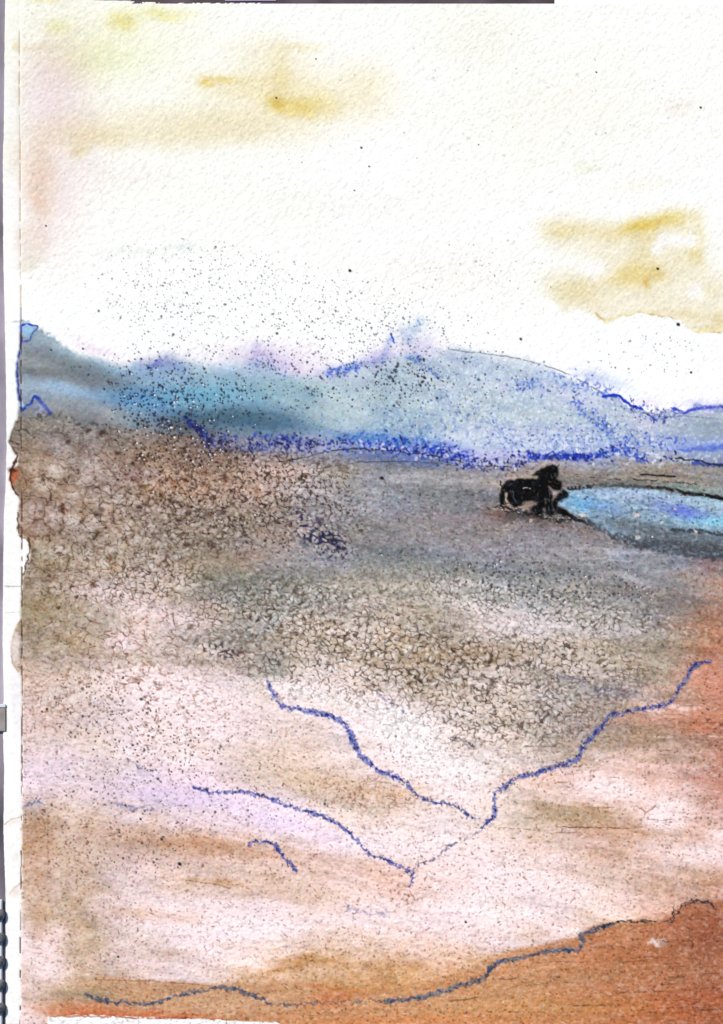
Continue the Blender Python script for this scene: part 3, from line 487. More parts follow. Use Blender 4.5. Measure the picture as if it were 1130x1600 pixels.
for cx, cy in rng.uniform([900, 768], [1128, 825], (46, 2)):
    if (cy - 768) < (cx - 860) * .45 + 10: dabs([(cx, cy, 1.8, 1.2, 20, 2, ['2c3c90', '20283c', 'e4eef0'][int(cx * 7) % 3], .8)], mix)

# ---- the horse: thick black paint
def zz(pts): return [(760 + a / 7.06, 710 + b / 7.06) for a, b in pts]
halo = blob(795, 752, 34, 9, -6, 1.5) + blob(845, 738, 24, 12, -40, 1.2) + blob(800, 790, 30, 8, 0, 1.2) + blob(866, 765, 12, 12, 0, 1.2)
mix(halo * (.6 + .5 * noise(8, seed=201)), 'c9b09c', .75)
horse_body = zz([(150, 545), (148, 470), (160, 395), (180, 335), (215, 297), (262, 275), (300, 285), (330, 266), (375, 258), (430, 268), (500, 270), (560, 268), (585, 235), (545, 232), (500, 248), (545, 200), (585, 178), (605, 152),
                (650, 148), (672, 118), (712, 122), (742, 112), (782, 145), (792, 190), (785, 238), (768, 262), (790, 290), (824, 300), (832, 345), (815, 392), (772, 402), (722, 372), (688, 345), (664, 345), (690, 385), (718, 410),
                (728, 470), (712, 540), (728, 600), (722, 655), (690, 668), (640, 640), (600, 665), (545, 655), (480, 610), (500, 575), (560, 560), (560, 515), (500, 505), (430, 512), (395, 530), (372, 570), (318, 578), (255, 552), (190, 548)])
foreleg = zz([(722, 520), (765, 480), (800, 425), (855, 388), (898, 425), (895, 488), (862, 478), (835, 500), (790, 520), (775, 570), (830, 598), (900, 625), (945, 690), (870, 668), (795, 628), (735, 590)])
gap1 = zz([(213, 395), (236, 430), (222, 475), (262, 548), (240, 562), (196, 530), (186, 490), (200, 450)])
gap2 = zz([(640, 480), (662, 460), (655, 550), (640, 545)]); gap3 = zz([(618, 590), (650, 575), (662, 620), (620, 632)]); gap4 = zz([(752, 200), (778, 195), (772, 222), (750, 222)])
hx, hy = X + (noise(4, seed=210) - .5) * 2.2, Y + (noise(4, seed=211) - .5) * 2.2
HM = (inside(horse_body, hx, hy) | inside(foreleg, hx, hy)) & ~(inside(gap1) | inside(gap2) | inside(gap3) | inside(gap4))
mix(inside(gap1).astype(float), 'dcc0ac', .9)
for path, w in [([(781, 787), (800, 796), (822, 800), (842, 806), (870, 812), (900, 812)], 2.6), ([(775, 792), (800, 800), (830, 806)], 1.6), ([(860, 800), (885, 806), (905, 815)], 3), ([(790, 797), (830, 803), (850, 808)], 2.2)]:
    line(path, w, '17171a', .9, .36, rough=4, seed=30 + int(w * 10))
dabs([(824, 806, 50, 6, 6, 1.6, '3a3634', .45)], mix)
HS = np.minimum(1, blur(HM.astype(np.float32), .5) * 1.2)
mix(HS, '030304', 1)
mix(HS * smooth(.62, .8, noise(7, seed=214)) * .5, '2a2e3c', .8)
mix(HS * smooth(.8, .86, noise(3, seed=215)), '5c5a58', .5)
for pth in ([(690, 396), (700, 410), (708, 440), (700, 470)], [(425, 368), (452, 362), (485, 380)], [(560, 520), (600, 520)], [(820, 420), (850, 430)], [(690, 570), (700, 620)], [(290, 400), (300, 470), (330, 520)]): line(zz(pth), .9, '50566a', .8, .3, rough=1.5, seed=7)
D, m = dist([(817, 764), (823, 761), (829, 765)]); mix((D < .7).astype(float), 'b0a8a0', .9)
for k in range(34):
    t = k / 33; px = 833 + t * 40 if k % 2 else 782 + 6 * t; py = 743 - 14 * t if k % 2 else 752 + 34 * t
    if k % 2: stamp(px + rng.normal(0, 1.5), py + rng.normal(0, 2.5) - 3 * math.sin(t * 3.1), 2.0, .8, rng.uniform(-1.4, -.5), hexc('060608'), .9, .1)
    else: stamp(px + rng.normal(0, 1), py, 2.2, .8, rng.uniform(1.0, 2.0), hexc('060608'), .85, .1)
for k in range(60):
    x_ = rng.uniform(778, 905); stamp(x_, np.interp(x_, [778, 840, 905], [790, 803, 814]) + rng.normal(0, 3), rng.uniform(1, 2.6), rng.uniform(.5, 1.0), rng.uniform(-.1, .5), hexc(['1a1a1c', '2c2a2a', 'cdb8a8', '343a40'][k % 4]), .85, .03)
H += HS * (.22 + .22 * noise(5, seed=216))

# ---- drawn blue contours of the shore
CONTOURS = {
 'a': ([(418, 1063), (424, 1078), (432, 1092), (444, 1104), (480, 1111), (512, 1117), (536, 1128), (547, 1146), (556, 1168), (568, 1186), (592, 1204), (622, 1216), (636, 1224), (646, 1238)], 5.5, '3a4480', .38),
 'b': ([(646, 1238), (660, 1248), (678, 1253), (705, 1257), (722, 1266), (732, 1274), (755, 1284)], 3.4, '3c4686', .40),
 'c': ([(1113, 1033), (1088, 1038), (1078, 1050), (1070, 1065), (1058, 1082), (1044, 1100), (1018, 1106), (985, 1110), (955, 1118), (945, 1128), (926, 1150), (910, 1166), (902, 1187), (872, 1197), (838, 1208), (806, 1217), (786, 1231), (773, 1240), (773, 1274), (752, 1297)], 5.5, '3c4878', .36),
 'd': ([(300, 1230), (330, 1238), (380, 1238), (410, 1243), (440, 1255), (468, 1264), (505, 1275), (525, 1285), (545, 1300), (562, 1318), (575, 1332), (590, 1340), (604, 1343), (622, 1353), (646, 1364), (642, 1386)], 3.6, '2a3474', .38),
 'e': ([(646, 1364), (652, 1352), (672, 1344), (690, 1332), (715, 1316), (752, 1297)], 2.6, '4c4c74', .44),
 'f': ([(386, 1320), (400, 1316), (418, 1314), (430, 1320), (440, 1334), (452, 1348), (466, 1364)], 4.6, '343e7c', .40),
 'g': ([(536, 1412), (556, 1424), (575, 1427), (606, 1424)], 4.2, '6a749c', .50),
 'h': ([(702, 1152), (722, 1154), (736, 1162), (743, 1170)], 2.0, '2c2e50', .28),
 'i': ([(588, 1080), (602, 1094), (620, 1106), (632, 1114)], 3.6, '6a70a0', .50),
 'j': ([(190, 1184), (205, 1190), (218, 1200), (250, 1206)], 3.6, '5c5c8c', .50),
 'k': ([(34, 1260), (48, 1254), (62, 1252), (70, 1258)], 2.4, '4c5c90', .35),
 'l': ([(172, 1254), (190, 1260), (215, 1262), (240, 1266)], 4.0, '6068a0', .52),
 'm': ([(868, 1055), (905, 1064), (935, 1078), (975, 1082), (992, 1080)], 4.5, '4a4e70', .50),
 'n': ([(300, 1296), (330, 1302), (360, 1300)], 3, '5a5a70', .55),
 'o': ([(132, 1553), (160, 1563), (185, 1567), (240, 1568), (265, 1560), (300, 1551), (330, 1545), (352, 1543), (375, 1548), (402, 1558), (425, 1570)], 4.4, '3a4668', .30),
 'p': ([(425, 1570), (450, 1571), (480, 1569), (530, 1565), (580, 1563), (615, 1564)], 1.8, '4a4c58', .36),
 'q': ([(600, 1564), (640, 1562), (665, 1558), (690, 1550), (720, 1539), (745, 1533), (760, 1524), (768, 1511), (778, 1504), (796, 1502)], 5.2, '4a5a74', .26),
 'r': ([(775, 1505), (800, 1500), (840, 1489), (880, 1484), (904, 1484), (910, 1474), (909, 1460), (925, 1455), (945, 1446), (962, 1441)], 4.4, '46587c', .22),
 's': ([(940, 1446), (965, 1440), (1000, 1439), (1028, 1440)], 1.5, '14161c', .05),
 't': ([(1034, 1441), (1048, 1440), (1054, 1432), (1052, 1414)], 2.0, '14161c', .05),
 'u': ([(1056, 1428), (1066, 1416), (1082, 1408), (1100, 1407), (1112, 1411), (1118, 1419)], 1.9, '1a1c24', .05),
 'v': ([(9, 1550), (16, 1549), (24, 1550)], 1.6, '2c5cc0', .2),
}
LINES = {}
for n, (k, (p, w, col, brk)) in enumerate(CONTOURS.items()):
    line(p, w * .70, {'3a4480': '3c4cb0', '3c4878': '3c50a4', '2a3474': '2838a0', '343e7c': '3448a8'}.get(col, col), .45 if k in 'gijlmn' else .6, brk * .95, rough=4.0, seed=40 + n)                 # the wet wash of the stroke
    LINES[k] = line(p, w * .42, ('2a3a5c' if k in 'oqr' else '182478') if w > 3 else col, .45 if k in 'gijlmn' else .85, brk + .19, sz=6, rough=4.5, seed=80 + n, raise_=.03, keep=True)
    if w > 3 and k not in 'opqrstgijlmn': trail(p, int(len(p) * 9), w * .42, ['1a2670', '202c80', '161c50'], .8, 1.5, .75)
# dark scratches of dry brush in the lower right
for k in range(46):
    x = rng.uniform(640, 1120); y = rng.uniform(1445, 1590)
    if y < yline([(640, 1530), (780, 1500), (900, 1470), (1130, 1415)], x) + 6: continue
    L = rng.uniform(20, 90); line([(x, y), (x + L * .5, y - L * .02 + rng.uniform(-1, 1)), (x + L, y - L * rng.uniform(-.02, .14))], rng.uniform(.6, 1.1), '5e3a26', .6, .42, rough=1, seed=300 + k)
for k in range(40):
    x = rng.uniform(780, 1110); y = rng.uniform(1090, 1310)
    L = rng.uniform(20, 70); line([(x, y), (x + L, y + L * rng.uniform(-.03, .06))], rng.uniform(.5, 1.0), '6e5040' if k % 3 else 'f0dcd0', .55, .44, rough=1, seed=350 + k)
line([(872, 1292), (920, 1293), (985, 1294)], .9, '5a4432', .7, .25, rough=.8, seed=401)
line([(1003, 1264), (1010, 1270), (1020, 1264), (1025, 1257)], 1.0, '9a5438', .7, .1, rough=.8, seed=402)
line([(145, 1531), (240, 1533), (330, 1540)], .9, '90603c', .6, .35, rough=1, seed=403)
line([(290, 1376), (330, 1380), (360, 1388)], 1.0, '8c5c3c', .6, .3, rough=1, seed=404)

# ---- left margin: paper beyond the perforation, with bleeds of paint over it
perf_x = np.interp(Y, [-10, 400, 800, 1100, 1640], [30, 32.5, 34, 35, 31])
bleed = [(60, 503), (32, 505), (31, 540), (26, 566), (25, 590), (28, 620), (30, 636), (29, 650), (23, 662), (13, 690), (20, 704), (28, 714), (29, 726), (20, 732), (16, 742), (17, 756), (24, 770), (31, 780), (29, 800), (27, 825), (30, 838), (44, 842),
         (48, 865), (42, 885), (36, 900), (33, 940), (34, 960), (24, 985), (18, 1010), (20, 1035), (27, 1050), (33, 1052), (35, 1100), (35, 1280), (33, 1600), (60, 1600), (60, 503)]
keep = inside(bleed + [(60, 1600), (60, 503)], XF, YF) | (X > 59) | (Y < 503) | (Y > 1600)
mar = (~keep) & (X < 60)
mix(blur(mar.astype(np.float32), 1), 'fcfcf8', .97)
dabs([(22, 745, 6, 14, 10, 2, 'b85a38', .9)], mix); dabs([(20, 735, 6, 5, 0, 1.5, '3a1c14', .9)], mix)
line([(28, 712), (18, 734), (17, 752), (24, 770), (31, 776)], 1.8, '3a1810', .9, .2, seed=410, rough=2)
line([(29, 800), (27, 826), (32, 838), (44, 843), (48, 860), (40, 885), (35, 905)], 1.6, '4c2a1c', .8, .3, seed=411, rough=2)
line([(33, 968), (24, 985), (18, 1010), (20, 1035), (28, 1049), (36, 1042), (48, 1032)], 1.0, 'a07850', .8, .25, seed=412, rough=1)
dabs([(25, 1012, 7, 32, 0, 2, 'efe2dc', .8)], mix); line([(6, 916), (34, 916)], .8, 'a0a09c', .7, .2, seed=413, rough=1); line([(10, 958), (32, 956)], .8, 'b0a08c', .5, .3, seed=414, rough=1)
line([(6, 1288), (18, 1280), (34, 1276)], 1.2, 'c09c84', .7, .2, seed=415, rough=1); line([(34, 1378), (24, 1386), (14, 1398)], 1.2, 'cfae98', .7, .2, seed=416, rough=1)
dabs([(22, 1285, 12, 5, -15, 1.5, 'efdcd4', .7)], mix); dabs([(24, 1392, 10, 8, -20, 1.5, 'ecdcd2', .7)], mix); dabs([(26, 1340, 7, 8, 0, 1.5, 'eadccf', .4)], mix); dabs([(26, 1100, 8, 60, 0, 2, 'f0ebec', .7)], mix)
dash = smooth(.35, .5, noise(4, 9, seed=420)) * (np.abs(X - perf_x) < 1.1)
mix(dash * np.where(Y < 500, .5, .9), np.where((Y < 480)[..., None], hexc('b08c5c'), hexc('4a2c20')), .8); H -= dash * .12
H -= np.exp(-((X - perf_x) / 3) ** 2) * .05
vcrease = np.exp(-((X - 75) / 1.2) ** 2) * smooth(1250, 1290, Y) * smooth(1400, 1370, Y); stain(vcrease, 'b09880', .35)
# paper below the painted edge
be = Y - np.interp(X, [-10, 60, 75, 140, 300, 430, 470, 1210], [1700, 1700, 1588, 1586, 1592, 1597, 1612, 1618]) - (noise(9, seed=430) - .5) * 3
mix(smooth(-.6, .6, be), 'fcfcfa'); line([(80, 1588), (140, 1588), (220, 1591), (300, 1591)], 1.3, '9c4024', .7, .35, seed=431, rough=1.5)

# ---- tooth of the paper, pigment caught in its pits
marf = blur(mar.astype(np.float32), 1)
PAINTED = np.clip(np.maximum(MASKG, MASKM * .6) * smooth(1.0, .5, mar * 1.0), 0, 1)
dgn = noise(3.2, 7.5, 48, 500) * .6 + noise(2.2, 3.0, 30, 501) * .4
hor = noise(5.0, 3.0, 3, 502) * .5 + noise(2.4, 2.2, 0, 503) * .5
tooth = dgn * (1 - PAINTED) + hor * PAINTED
flat = smooth(36, 33, X)
H += (tooth - .5) * np.where(PAINTED > .5, .21, .16) * (1 - flat * .8)
H += (fbm(14, seed=504) - .5) * .10
gran = (noise(3.0, 2.4, 4, 505) - .5)
dk = (1 - C.mean(-1))
gran2 = noise(7, 3.4, 8, 533) - .5
C = C * (1 + ((gran * .6 + gran2 * .4) * (.06 + .32 * np.clip(dk, 0, .6)))[..., None])
C = C + ((noise(3, 3, 0, 506) - .5) * .05 * smooth(.03, .25, dk))[..., None] * np.array([1, 0, -.6], np.float32) + ((noise(4, 3, 0, 507) - .5) * .05 * smooth(.03, .25, dk))[..., None] * np.array([-.3, .6, -.3], np.float32)
fl = smooth(.60, .92, noise(5.2, 3.0, 6, 530)) * MASKG * (1 - marf) * (1 - HS)
C[...] = C + (1 - C) * (fl * .20)[..., None]; H += fl * .02
C[...] = C * (1 - (smooth(.62, .88, noise(5.0, 2.8, 5, 531)) * MASKG * (1 - marf) * .10)[..., None])
f1, f2, r = cells(7.0, 5.6, 3, 510, .62)
slx = 1 - smooth(.10, .34, f1)
zone = MASKG * (1 - mar) * smooth(20, 36, X) * (.55 + .45 * noise(60, 40, 5, 511))
m = slx * (r < .5) * zone * np.where(r < .2, 1, .5)
dcol = np.clip(C * np.array([.52, .40, .34], np.float32) - .02, 0, 1)
lt = (1 - smooth(.1, .5, np.abs(f1 - .1))) * (r > .72) * zone * (1 - HS); C[...] = C + (1 - C) * (lt * .14)[..., None]; H += lt * .02
mix(m * (1 - HS), dcol, .75); H -= m * .07
f1, f2, r = cells(5.5, 6.5, 50, 514, 1)
m = (1 - smooth(.08, .30, f1)) * (r < .22) * (1 - MASKG) * (1 - flat)
mix(m, C * np.array([.86, .86, .83], np.float32), .6 * 1); H -= m * .05

# ---- sprayed specks, some with a painted highlight at lower right
def spray(n, cx, cy, rx, ry, ang, cols, rmin, rmax, k=.9, white=0.0, h=-.10, ymax=None):
    c, s = math.cos(math.radians(ang)), math.sin(math.radians(ang))
    for _ in range(n):
        t_ = rng.uniform(0, 6.283); q_ = math.sqrt(rng.random()) * (.8 + .35 * rng.random()); a, b = math.cos(t_) * q_, math.sin(t_) * q_
        x = cx + a * rx * c - b * ry * s; y = cy + a * rx * s + b * ry * c
        if x < 38: continue
        r = rng.uniform(rmin, rmax) * (1 + .5 * (rng.random() < .15))
        stamp(x, y, r, r * rng.uniform(.6, 1), rng.uniform(0, 3.1), hexc(cols[rng.integers(len(cols))]), k * rng.uniform(.65, 1), h)
        if rng.random() < white: stamp(x + rng.uniform(1.5, 3), y + rng.uniform(.5, 3), r * .65, r * .6, 0, hexc('f4f0ec'), .9, .03)  # lit wall of the pit, put into the colour at lower right
DARK = ['20242a', '2a2e34', '1c2440', '34302e']; BLU = ['1c2860', '1a2450', '24344c', '15181e']; BRN = ['2a1c14', '3a2418', '1c1410', '50301c']; SKYD = ['5c6668', '3c4448', '70787c', '485058', '2c3440']
spray(420, 450, 475, 270, 75, 14, SKYD, .6, 1.25, .8, 0, -.05)
spray(330, 430, 520, 270, 55, 10, SKYD, .7, 1.4, .85, 0, -.05)
spray(160, 330, 420, 130, 45, 12, SKYD, .6, 1.25, .8, 0, -.05)
spray(360, 400, 590, 290, 45, 2, DARK, .7, 1.6, .85, 0)
spray(380, 290, 630, 125, 55, 10, BLU, .9, 1.8, .9, .10)
spray(170, 250, 640, 70, 40, 10, BLU, .9, 1.8, .9, .10)
spray(260, 270, 695, 110, 34, 12, BRN, .9, 1.9, .9, .28)
spray(300, 620, 600, 260, 50, 0, DARK, .7, 1.5, .8, 0)
spray(70, 630, 590, 55, 22, 5, ['15181e', '20242a'], .9, 2.0, .9)
spray(240, 780, 640, 270, 60, 4, ['3c4458', '30509c', '4a525c'], .9, 1.7, .7, .05)
spray(420, 330, 760, 160, 70, 0, BRN, .9, 1.8, .8, .08)
spray(260, 450, 800, 120, 80, 0, BRN, .9, 1.8, .8, .04)
spray(420, 760, 860, 420, 90, 6, ['3c3c40', '2c2c34', '4a4a4c'], .8, 1.5, .6, .03)
spray(240, 860, 910, 170, 30, 8, ['24262c', '2e2c2c'], .9, 2.0, .75, .15)
spray(330, 210, 1130, 160, 62, 20, BRN + DARK, .8, 1.6, .85, .15)
spray(190, 190, 1280, 150, 100, 0, BRN + DARK, .8, 1.6, .85, .1)
spray(160, 330, 1230, 220, 50, 8, DARK, .8, 1.5, .7, .1)
spray(60, 1010, 560, 90, 40, 0, SKYD, .8, 1.5, .7)
spray(60, 760, 440, 130, 60, 0, SKYD, .7, 1.3, .6)
spray(50, 700, 160, 430, 120, 0, SKYD, .6, 1.2, .55)
spray(900, 600, 1300, 600, 300, 0, ['6a4a38', '7c5a44', '5a4438'], .7, 1.4, .6, .05)
spray(260, 600, 500, 190, 50, 12, SKYD, .6, 1.3, .8, 0, -.04)
spray(200, 250, 500, 120, 60, 30, SKYD, .6, 1.2, .7, 0, -.04)
for x, y, r in [(432, 153, 1.8), (565, 231, 1.8), (577, 260, 1.6), (494, 92, 1.4), (547, 423, 2.6), (1095, 168, 2), (932, 113, 1.6), (1028, 420, 2.2), (72, 353, 1.6), (554, 298, 1.4), (1060, 507, 3), (814, 530, 2.2), (748, 226, 1.2), (185, 1495, 2), (728, 1441, 2), (1080, 582, 2), (130, 545, 1.8), (80, 547, 1.6), (597, 747, 3), (220, 1280, 2), (281, 1350, 3)]:
    stamp(x, y, r, r * .8, .5, hexc('1e1e20'), 1, -.08)
# a few blots with some size in the brown at the left
for x, y, r in [(160, 677, 4.5), (138, 673, 3), (184, 708, 3.2), (216, 792, 3), (106, 690, 3), (165, 945 - 120, 2.6), (120, 932, 2.4), (92, 950, 2.6), (152, 804, 3), (123, 735, 2)]:
    mix(blob(x, y, r * 1.5, r, -30, 2, XF, YF), '3c2c24', .85)
for x, y, r in [(66, 645, 10), (100, 652, 12), (120, 662, 9), (150, 665, 8)]:
    mix(blob(x, y, r * 1.6, r * .5, 20, 1.3, XW, YW) * smooth(.4, .6, noise(4, seed=520)), '3a3a36', .7)

C = np.clip(C, .004, 1)
# region of every grid point: which painted thing it belongs to
REG = np.zeros((NY, NX), np.int8)                                   # 0 sky
REG[mtw > 0] = 1                                                   # mountains
REG[gt > 0] = 3                                                    # brown meadow
mid = np.interp(X, [0, 120, 300, 420, 440, 540, 640, 770, 800, 900, 960, 1060, 1120, 1210], [905, 930, 990, 1060, 1100, 1120, 1220, 1290, 1215, 1190, 1120, 1095, 1033, 1010])
REG[(Y + (XW - X) > mid)] = 4                                      # pale flat
REG[SH & (Y > 1400)] = 5                                           # orange shore
RT = (REG == 1) & (X > 690 + (noise(20, seed=601) - .5) * 8 - (YW - 560) * .15)
REG[RT] = 2                                                        # right-hand ridge
REG[PM] = 6
REG[(REG == 0) & cr] = 7
LO = (blob(440, 150, 150, 62, -6, 2) > .37); REG[(REG == 0) & LO] = 8
TL = (blob(150, 70, 130, 62, 0, 2) > .37) & (X > 36); REG[(REG == 0) & TL] = 9
REG[(X < perf_x) & ((REG != 1) & (REG != 3) | mar)] = 10
for k in LINES:
    w = CONTOURS[k][1]
    REG[LINES[k] < max(1.6, w * .9)] = 20 + list(CONTOURS).index(k)
REG[HM] = 11
#PAINT_END

# ------------------------------------------------------------------ materials
def mat(name, base=(.5, .5, .5), rough=.8, attr=None, noise_scale=None, noise_amt=.15, bump=0.0, bump_scale=900, metal=0.0, spec=.3, c2=None, stretch=None):
    m = bpy.data.materials.new(name); m.use_nodes = True
    t = m.node_tree; b = t.nodes['Principled BSDF']
    b.inputs['Roughness'].default_value = rough; b.inputs['Metallic'].default_value = metal
    b.inputs['Specular IOR Level'].default_value = spec
    tc = t.nodes.new('ShaderNodeTexCoord'); mp = t.nodes.new('ShaderNodeMapping'); t.links.new(tc.outputs['Object'], mp.inputs[0])
    if stretch: mp.inputs['Scale'].default_value = stretch
    if attr:
        a = t.nodes.new('ShaderNodeAttribute'); a.attribute_name = attr
        n = t.nodes.new('ShaderNodeTexNoise'); n.inputs['Scale'].default_value = noise_scale or 2500; n.inputs['Detail'].default_value = 2
        r = t.nodes.new('ShaderNodeMapRange'); r.inputs['To Min'].default_value = 1 - noise_amt; r.inputs['To Max'].default_value = 1 + noise_amt
        x = t.nodes.new('ShaderNodeVectorMath'); x.operation = 'SCALE'
        t.links.new(mp.outputs[0], n.inputs['Vector']); t.links.new(n.outputs['Fac'], r.inputs['Value'])
        t.links.new(a.outputs['Color'], x.inputs[0]); t.links.new(r.outputs[0], x.inputs['Scale']); t.links.new(x.outputs[0], b.inputs['Base Color'])
    elif noise_scale:
        n = t.nodes.new('ShaderNodeTexNoise'); n.inputs['Scale'].default_value = noise_scale; n.inputs['Detail'].default_value = 6
        r = t.nodes.new('ShaderNodeValToRGB'); r.color_ramp.elements[0].color = (*base, 1); r.color_ramp.elements[1].color = (*(c2 or [min(1, v * (1 + noise_amt * 2)) for v in base]), 1)
        r.color_ramp.elements[0].position = .3; r.color_ramp.elements[1].position = .7
        t.links.new(mp.outputs[0], n.inputs['Vector']); t.links.new(n.outputs['Fac'], r.inputs[0]); t.links.new(r.outputs[0], b.inputs['Base Color'])
    else: b.inputs['Base Color'].default_value = (*base, 1)
    if bump:
        n = t.nodes.new('ShaderNodeTexNoise'); n.inputs['Scale'].default_value = bump_scale; n.inputs['Detail'].default_value = 3
        u = t.nodes.new('ShaderNodeBump'); u.inputs['Strength'].default_value = bump; u.inputs['Distance'].default_value = .0001
        t.links.new(mp.outputs[0], n.inputs['Vector']); t.links.new(n.outputs['Fac'], u.inputs['Height']); t.links.new(u.outputs[0], b.inputs['Normal'])
    return m
M_wash = mat('watercolour_wash', attr='pigment', rough=.92, noise_scale=2600, noise_amt=.05, spec=.15)
M_thick = mat('thick_black_paint', attr='pigment', rough=.75, noise_scale=2600, noise_amt=.2, spec=.08)
M_paper = mat('rough_white_paper', (.70, .70, .68), .9, noise_scale=900, noise_amt=.03, bump=.3, spec=.15)
M_plain = mat('smooth_white_paper', (.76, .76, .78), .8, noise_scale=60, noise_amt=.02, spec=.2)
M_table = mat('mottled_mauve_grey_cloth', (.04, .035, .045), .7, noise_scale=34, c2=(.34, .30, .36), bump=.4, bump_scale=1500, stretch=(1, .6, 1))
M_dark = mat('dark_wire', (.03, .03, .035), .7, noise_scale=500, c2=(.2, .2, .22))
M_cover = mat('pale_grey_card', (.42, .43, .46), .7, noise_scale=120, noise_amt=.15)
M_box = mat('grey_brown_clip', (.17, .15, .14), .5, noise_scale=200, noise_amt=.3)
M_strip = mat('black_strip', (.02, .016, .016), .6, noise_scale=60, c2=(.10, .07, .09))
M_lilac = mat('lilac_card', (.30, .25, .36), .7, noise_scale=60)

def link(o, parent=None):
    scene.collection.objects.link(o)
    if parent: o.parent = parent
    return o
def thing(name, label, cat, loc=(0, 0, 0), group=None):
    o = bpy.data.objects.new(name, None); o.empty_display_size = .02; link(o); o.location = loc
    o['label'] = label; o['category'] = cat
    if group: o['group'] = group
    return o
def bm_obj(name, bm, m, parent=None, smooth_=False):
    me = bpy.data.meshes.new(name); bm.to_mesh(me); bm.free(); me.materials.append(m)
    if smooth_:
        for p in me.polygons: p.use_smooth = True
    return link(bpy.data.objects.new(name, me), parent)
def slab(outline, z0, z1):
    bm = bmesh.new()
    a = [bm.verts.new((x, y, z0)) for x, y in outline]; b = [bm.verts.new((x, y, z1)) for x, y in outline]
    bm.faces.new(a[::-1]); bm.faces.new(b)
    for i in range(len(a)): j = (i + 1) % len(a); bm.faces.new((a[i], a[j], b[j], b[i]))
    bmesh.ops.recalc_face_normals(bm, faces=bm.faces); return bm
def bevel_box(x0, x1, y0, y1, z0, z1, r=.0004):
    bm = slab([(x0, y0), (x1, y0), (x1, y1), (x0, y1)], z0, z1)
    bmesh.ops.bevel(bm, geom=bm.edges[:], offset=r, segments=2, affect='EDGES'); return bm

# ------------------------------------------------------------------ table under everything
tb = bm_obj('table_surface', slab([(-.9, -.9), (.9, -.9), (.9, .9), (-.9, .9)], -.03, 0), M_table); tb['kind'] = 'structure'

# ------------------------------------------------------------------ the painted sheet
sheet = thing('painted_sheet', 'rough white watercolour sheet painted with a blue mountain, brown shore and black horse landscape', 'painting')
def left_edge(y): return float(np.interp(y, [-8, 0, 100, 200, 250, 350, 400, 480, 600, 700, 760, 800, 900, 1000, 1090, 1150, 1200, 1300, 1400, 1640], [8, 8, 7, 6.2, 4.5, 5, 5.2, 7, 9.6, 10.4, 9, 6.5, 5, 4.2, 6, 5, 6.5, 5.5, 8.8, 9]))
def top_edge(x): return float(np.interp(x, [0, 100, 200, 300, 600, 900, 1200], [-3, -1.5, 1.5, 4.2, 5.0, 5.5, 6]))
r2 = np.random.default_rng(3)
out = []
for y in np.arange(1632, top_edge(8), -6): out.append((left_edge(y) + r2.uniform(-.35, .35), y))
for x in np.arange(9, 1196, 6): out.append((x, top_edge(x) + r2.uniform(-.3, .3)))
out.append((1196, top_edge(1196))); out.append((1196, 1634))
for x in np.arange(1190, 12, -6): out.append((x, 1634 + r2.uniform(-.3, .3)))
base = bm_obj('paper', slab([(wx(x), wy(y)) for x, y in out], .00005, TOP - .0003), M_paper, sheet)
base['label'] = 'bare white edge and thickness of the sheet'

def s2l(c): return np.where(c <= .04045, c / 12.92, ((c + .055) / 1.055) ** 2.4)
ALB = s2l(C) * K
le = np.array([left_edge(v) for v in ys]); te = np.array([top_edge(v) for v in xs])
ok = (X >= le[:, None]) & (Y >= te[None, :]) & (X <= 1195) & (Y <= 1633)
Z = TOP + (H * .001)
PXs, PYs = (X - FW / 2) * PX, (FH / 2 - Y) * PX
okc = ok[:-1, :-1] & ok[1:, :-1] & ok[:-1, 1:] & ok[1:, 1:]
regc = REG[:-1, :-1]
idx = np.arange(NX * NY).reshape(NY, NX)
quads = np.stack([idx[:-1, :-1], idx[1:, :-1], idx[1:, 1:], idx[:-1, 1:]], -1)
co = np.stack([PXs, PYs, Z], -1).reshape(-1, 3).astype(np.float32)
colr = np.concatenate([ALB, np.ones_like(ALB[..., :1])], -1).reshape(-1, 4).astype(np.float32)
def region(name, codes, parent, material=M_wash, label=None):
    q = quads[okc & np.isin(regc, codes)]
    if len(q) == 0: return None
    used = np.unique(q); rem = np.zeros(NX * NY, np.int32); rem[used] = np.arange(len(used)); q = rem[q]
    me = bpy.data.meshes.new(name)
    me.vertices.add(len(used)); me.vertices.foreach_set('co', co[used].ravel())
    me.loops.add(q.size); me.loops.foreach_set('vertex_index', q.ravel())
    me.polygons.add(len(q)); me.polygons.foreach_set('loop_start', np.arange(0, q.size, 4, dtype=np.int32)); me.polygons.foreach_set('loop_total', np.full(len(q), 4, np.int32))
    me.update(calc_edges=True)
    ca = me.color_attributes.new('pigment', 'FLOAT_COLOR', 'POINT'); ca.data.foreach_set('color', colr[used].ravel())
    me.materials.append(material)
    o = link(bpy.data.objects.new(name, me), parent)
    if label: o['label'] = label
    return o
sky_o = region('sky', [0], sheet, label='white sky with sprayed dots')
region('cloud', [7], sky_o, label='ochre cloud with a hard scalloped foot on the right')
region('cloud', [8], sky_o, label='ochre cloud streak left of the centre')
region('cloud', [9], sky_o, label='greenish yellow cloud stain in the top left corner')
region('mountain', [1], sheet, label='speckled teal and grey mountain on the left')
region('mountain', [2], sheet, label='pale blue mountain with cobalt foot on the right')
region('meadow', [3], sheet, label='grey brown meadow with salt blooms')
region('flat', [4], sheet, label='pale pinkish flats')
region('foreground_bank', [5], sheet, label='burnt orange bank along the bottom')
region('pond', [6], sheet, label='blue pond with a dark rim')
region('margin', [10], sheet, label='bare strip left of the perforation')
region('horse', [11], sheet, M_thick, 'black horse in thick paint at the edge of the pond')
names = list(CONTOURS)
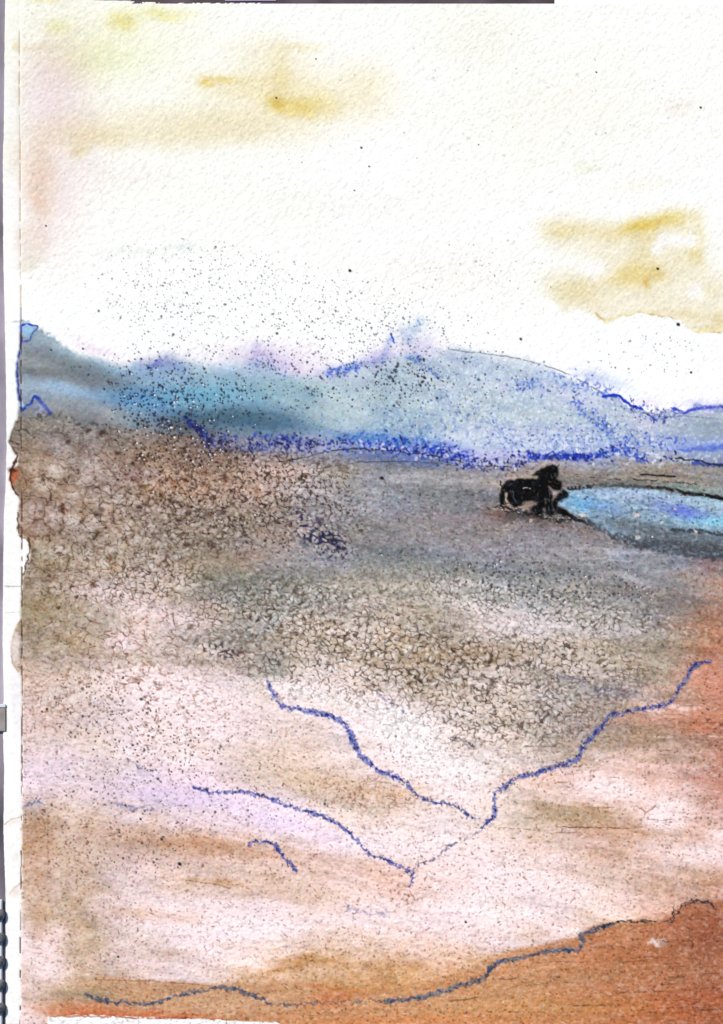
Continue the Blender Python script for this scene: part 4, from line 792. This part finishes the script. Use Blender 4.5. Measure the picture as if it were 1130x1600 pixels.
for grp, lab in [('a', 'blue shoreline falling from the meadow'), ('b', 'short blue dash of shoreline'), ('c', 'long blue shoreline curving down from the right'), ('de', 'blue shoreline ending in a fork'), ('f', 'short blue hook'), ('g', 'faint blue dab'), ('h', 'tiny dark blue tick'),
                 ('i', 'faint blue dash under the blooms'), ('j', 'faint blue streak by the speckles'), ('k', 'small blue arc at the perforation'), ('l', 'faint blue dotted streak'), ('m', 'fuzzy blue dots left of the shoreline'), ('n', 'faint grey dashes'),
                 ('op', 'blue line waving along the bottom left'), ('qrs', 'blue line climbing to the right along the bank'), ('t', 'small black hook'), ('u', 'black arch at the end of the bank line'), ('v', 'blue dot on the margin')]:
    region('painted_line', [20 + names.index(k) for k in grp], sheet, label=lab)

# ------------------------------------------------------------------ what shows round the sheet
# dark strip under the sheet's top edge, three pieces end to end
st = bm_obj('dark_strip', bevel_box(wx(205), wx(866), wy(6.2), wy(-40), .0001, .0009, .00015), M_strip)
st['label'] = 'thin black strip along the top edge of the painted sheet'; st['category'] = 'strip'
lp = bm_obj('lilac_card', bevel_box(wx(352), wx(432), wy(1.6), wy(-46), .0009, .0013, .0001), M_lilac)
lp['label'] = 'small lilac card lying on the black strip above the painted sheet'; lp['category'] = 'card'
wp = bm_obj('white_paper', slab([(wx(866.5), wy(7)), (wx(1400), wy(9)), (wx(1400), wy(-260)), (wx(866.5), wy(-260))], .0001, .00055), M_plain)
wp['label'] = 'plain white paper beyond the top right edge of the painted sheet'; wp['category'] = 'paper'
cl = thing('clip', 'small grey brown clip with a pale top edge touching the left margin of the sheet', 'clip', (wx(-8), wy(1122), 0))
bm = bevel_box(wx(-30) - wx(-8), wx(9.8) - wx(-8), wy(1143) - wy(1122), wy(1106) - wy(1122), .0001, .0015, .0003); bm_obj('body', bm, M_box, cl)
bm = bevel_box(wx(-30) - wx(-8), wx(9.8) - wx(-8), wy(1105.8) - wy(1122), wy(1100) - wy(1122), .0001, .0017, .0003); bm_obj('rim', bm, M_cover, cl)
# wire-bound notebook whose edge peeps out at the lower left
nb = thing('wire_bound_notebook', 'pale grey notebook with black wire loops showing beside the lower left edge of the sheet', 'notebook', (wx(-70), wy(1560), 0))
ox, oy = wx(-70), wy(1560)
bm_obj('cover', bevel_box(wx(-420) - ox, wx(4) - ox, wy(1800) - oy, wy(1405) - oy, .0001, .0016, .0003), M_cover, nb)
for k in range(11):
    y = wy(1428 + 36.5 * k) - oy
    bm = bmesh.new(); R, r_ = .0020, .00085; seg, sec = 20, 8; ring = []
    for i in range(seg):
        a = 2 * math.pi * i / seg
        ring.append([bm.verts.new((wx(-3.2) - ox + math.cos(a) * (R + r_ * math.cos(2 * math.pi * j / sec)), y + r_ * 2.4 * math.sin(2 * math.pi * j / sec), .0018 + math.sin(a) * (R * .6 + r_ * math.cos(2 * math.pi * j / sec)))) for j in range(sec)])
    for i in range(seg):
        for j in range(sec):
            bm.faces.new((ring[i][j], ring[(i + 1) % seg][j], ring[(i + 1) % seg][(j + 1) % sec], ring[i][(j + 1) % sec]))
    bmesh.ops.recalc_face_normals(bm, faces=bm.faces)
    bm_obj('wire_loop', bm, M_dark, nb, True)
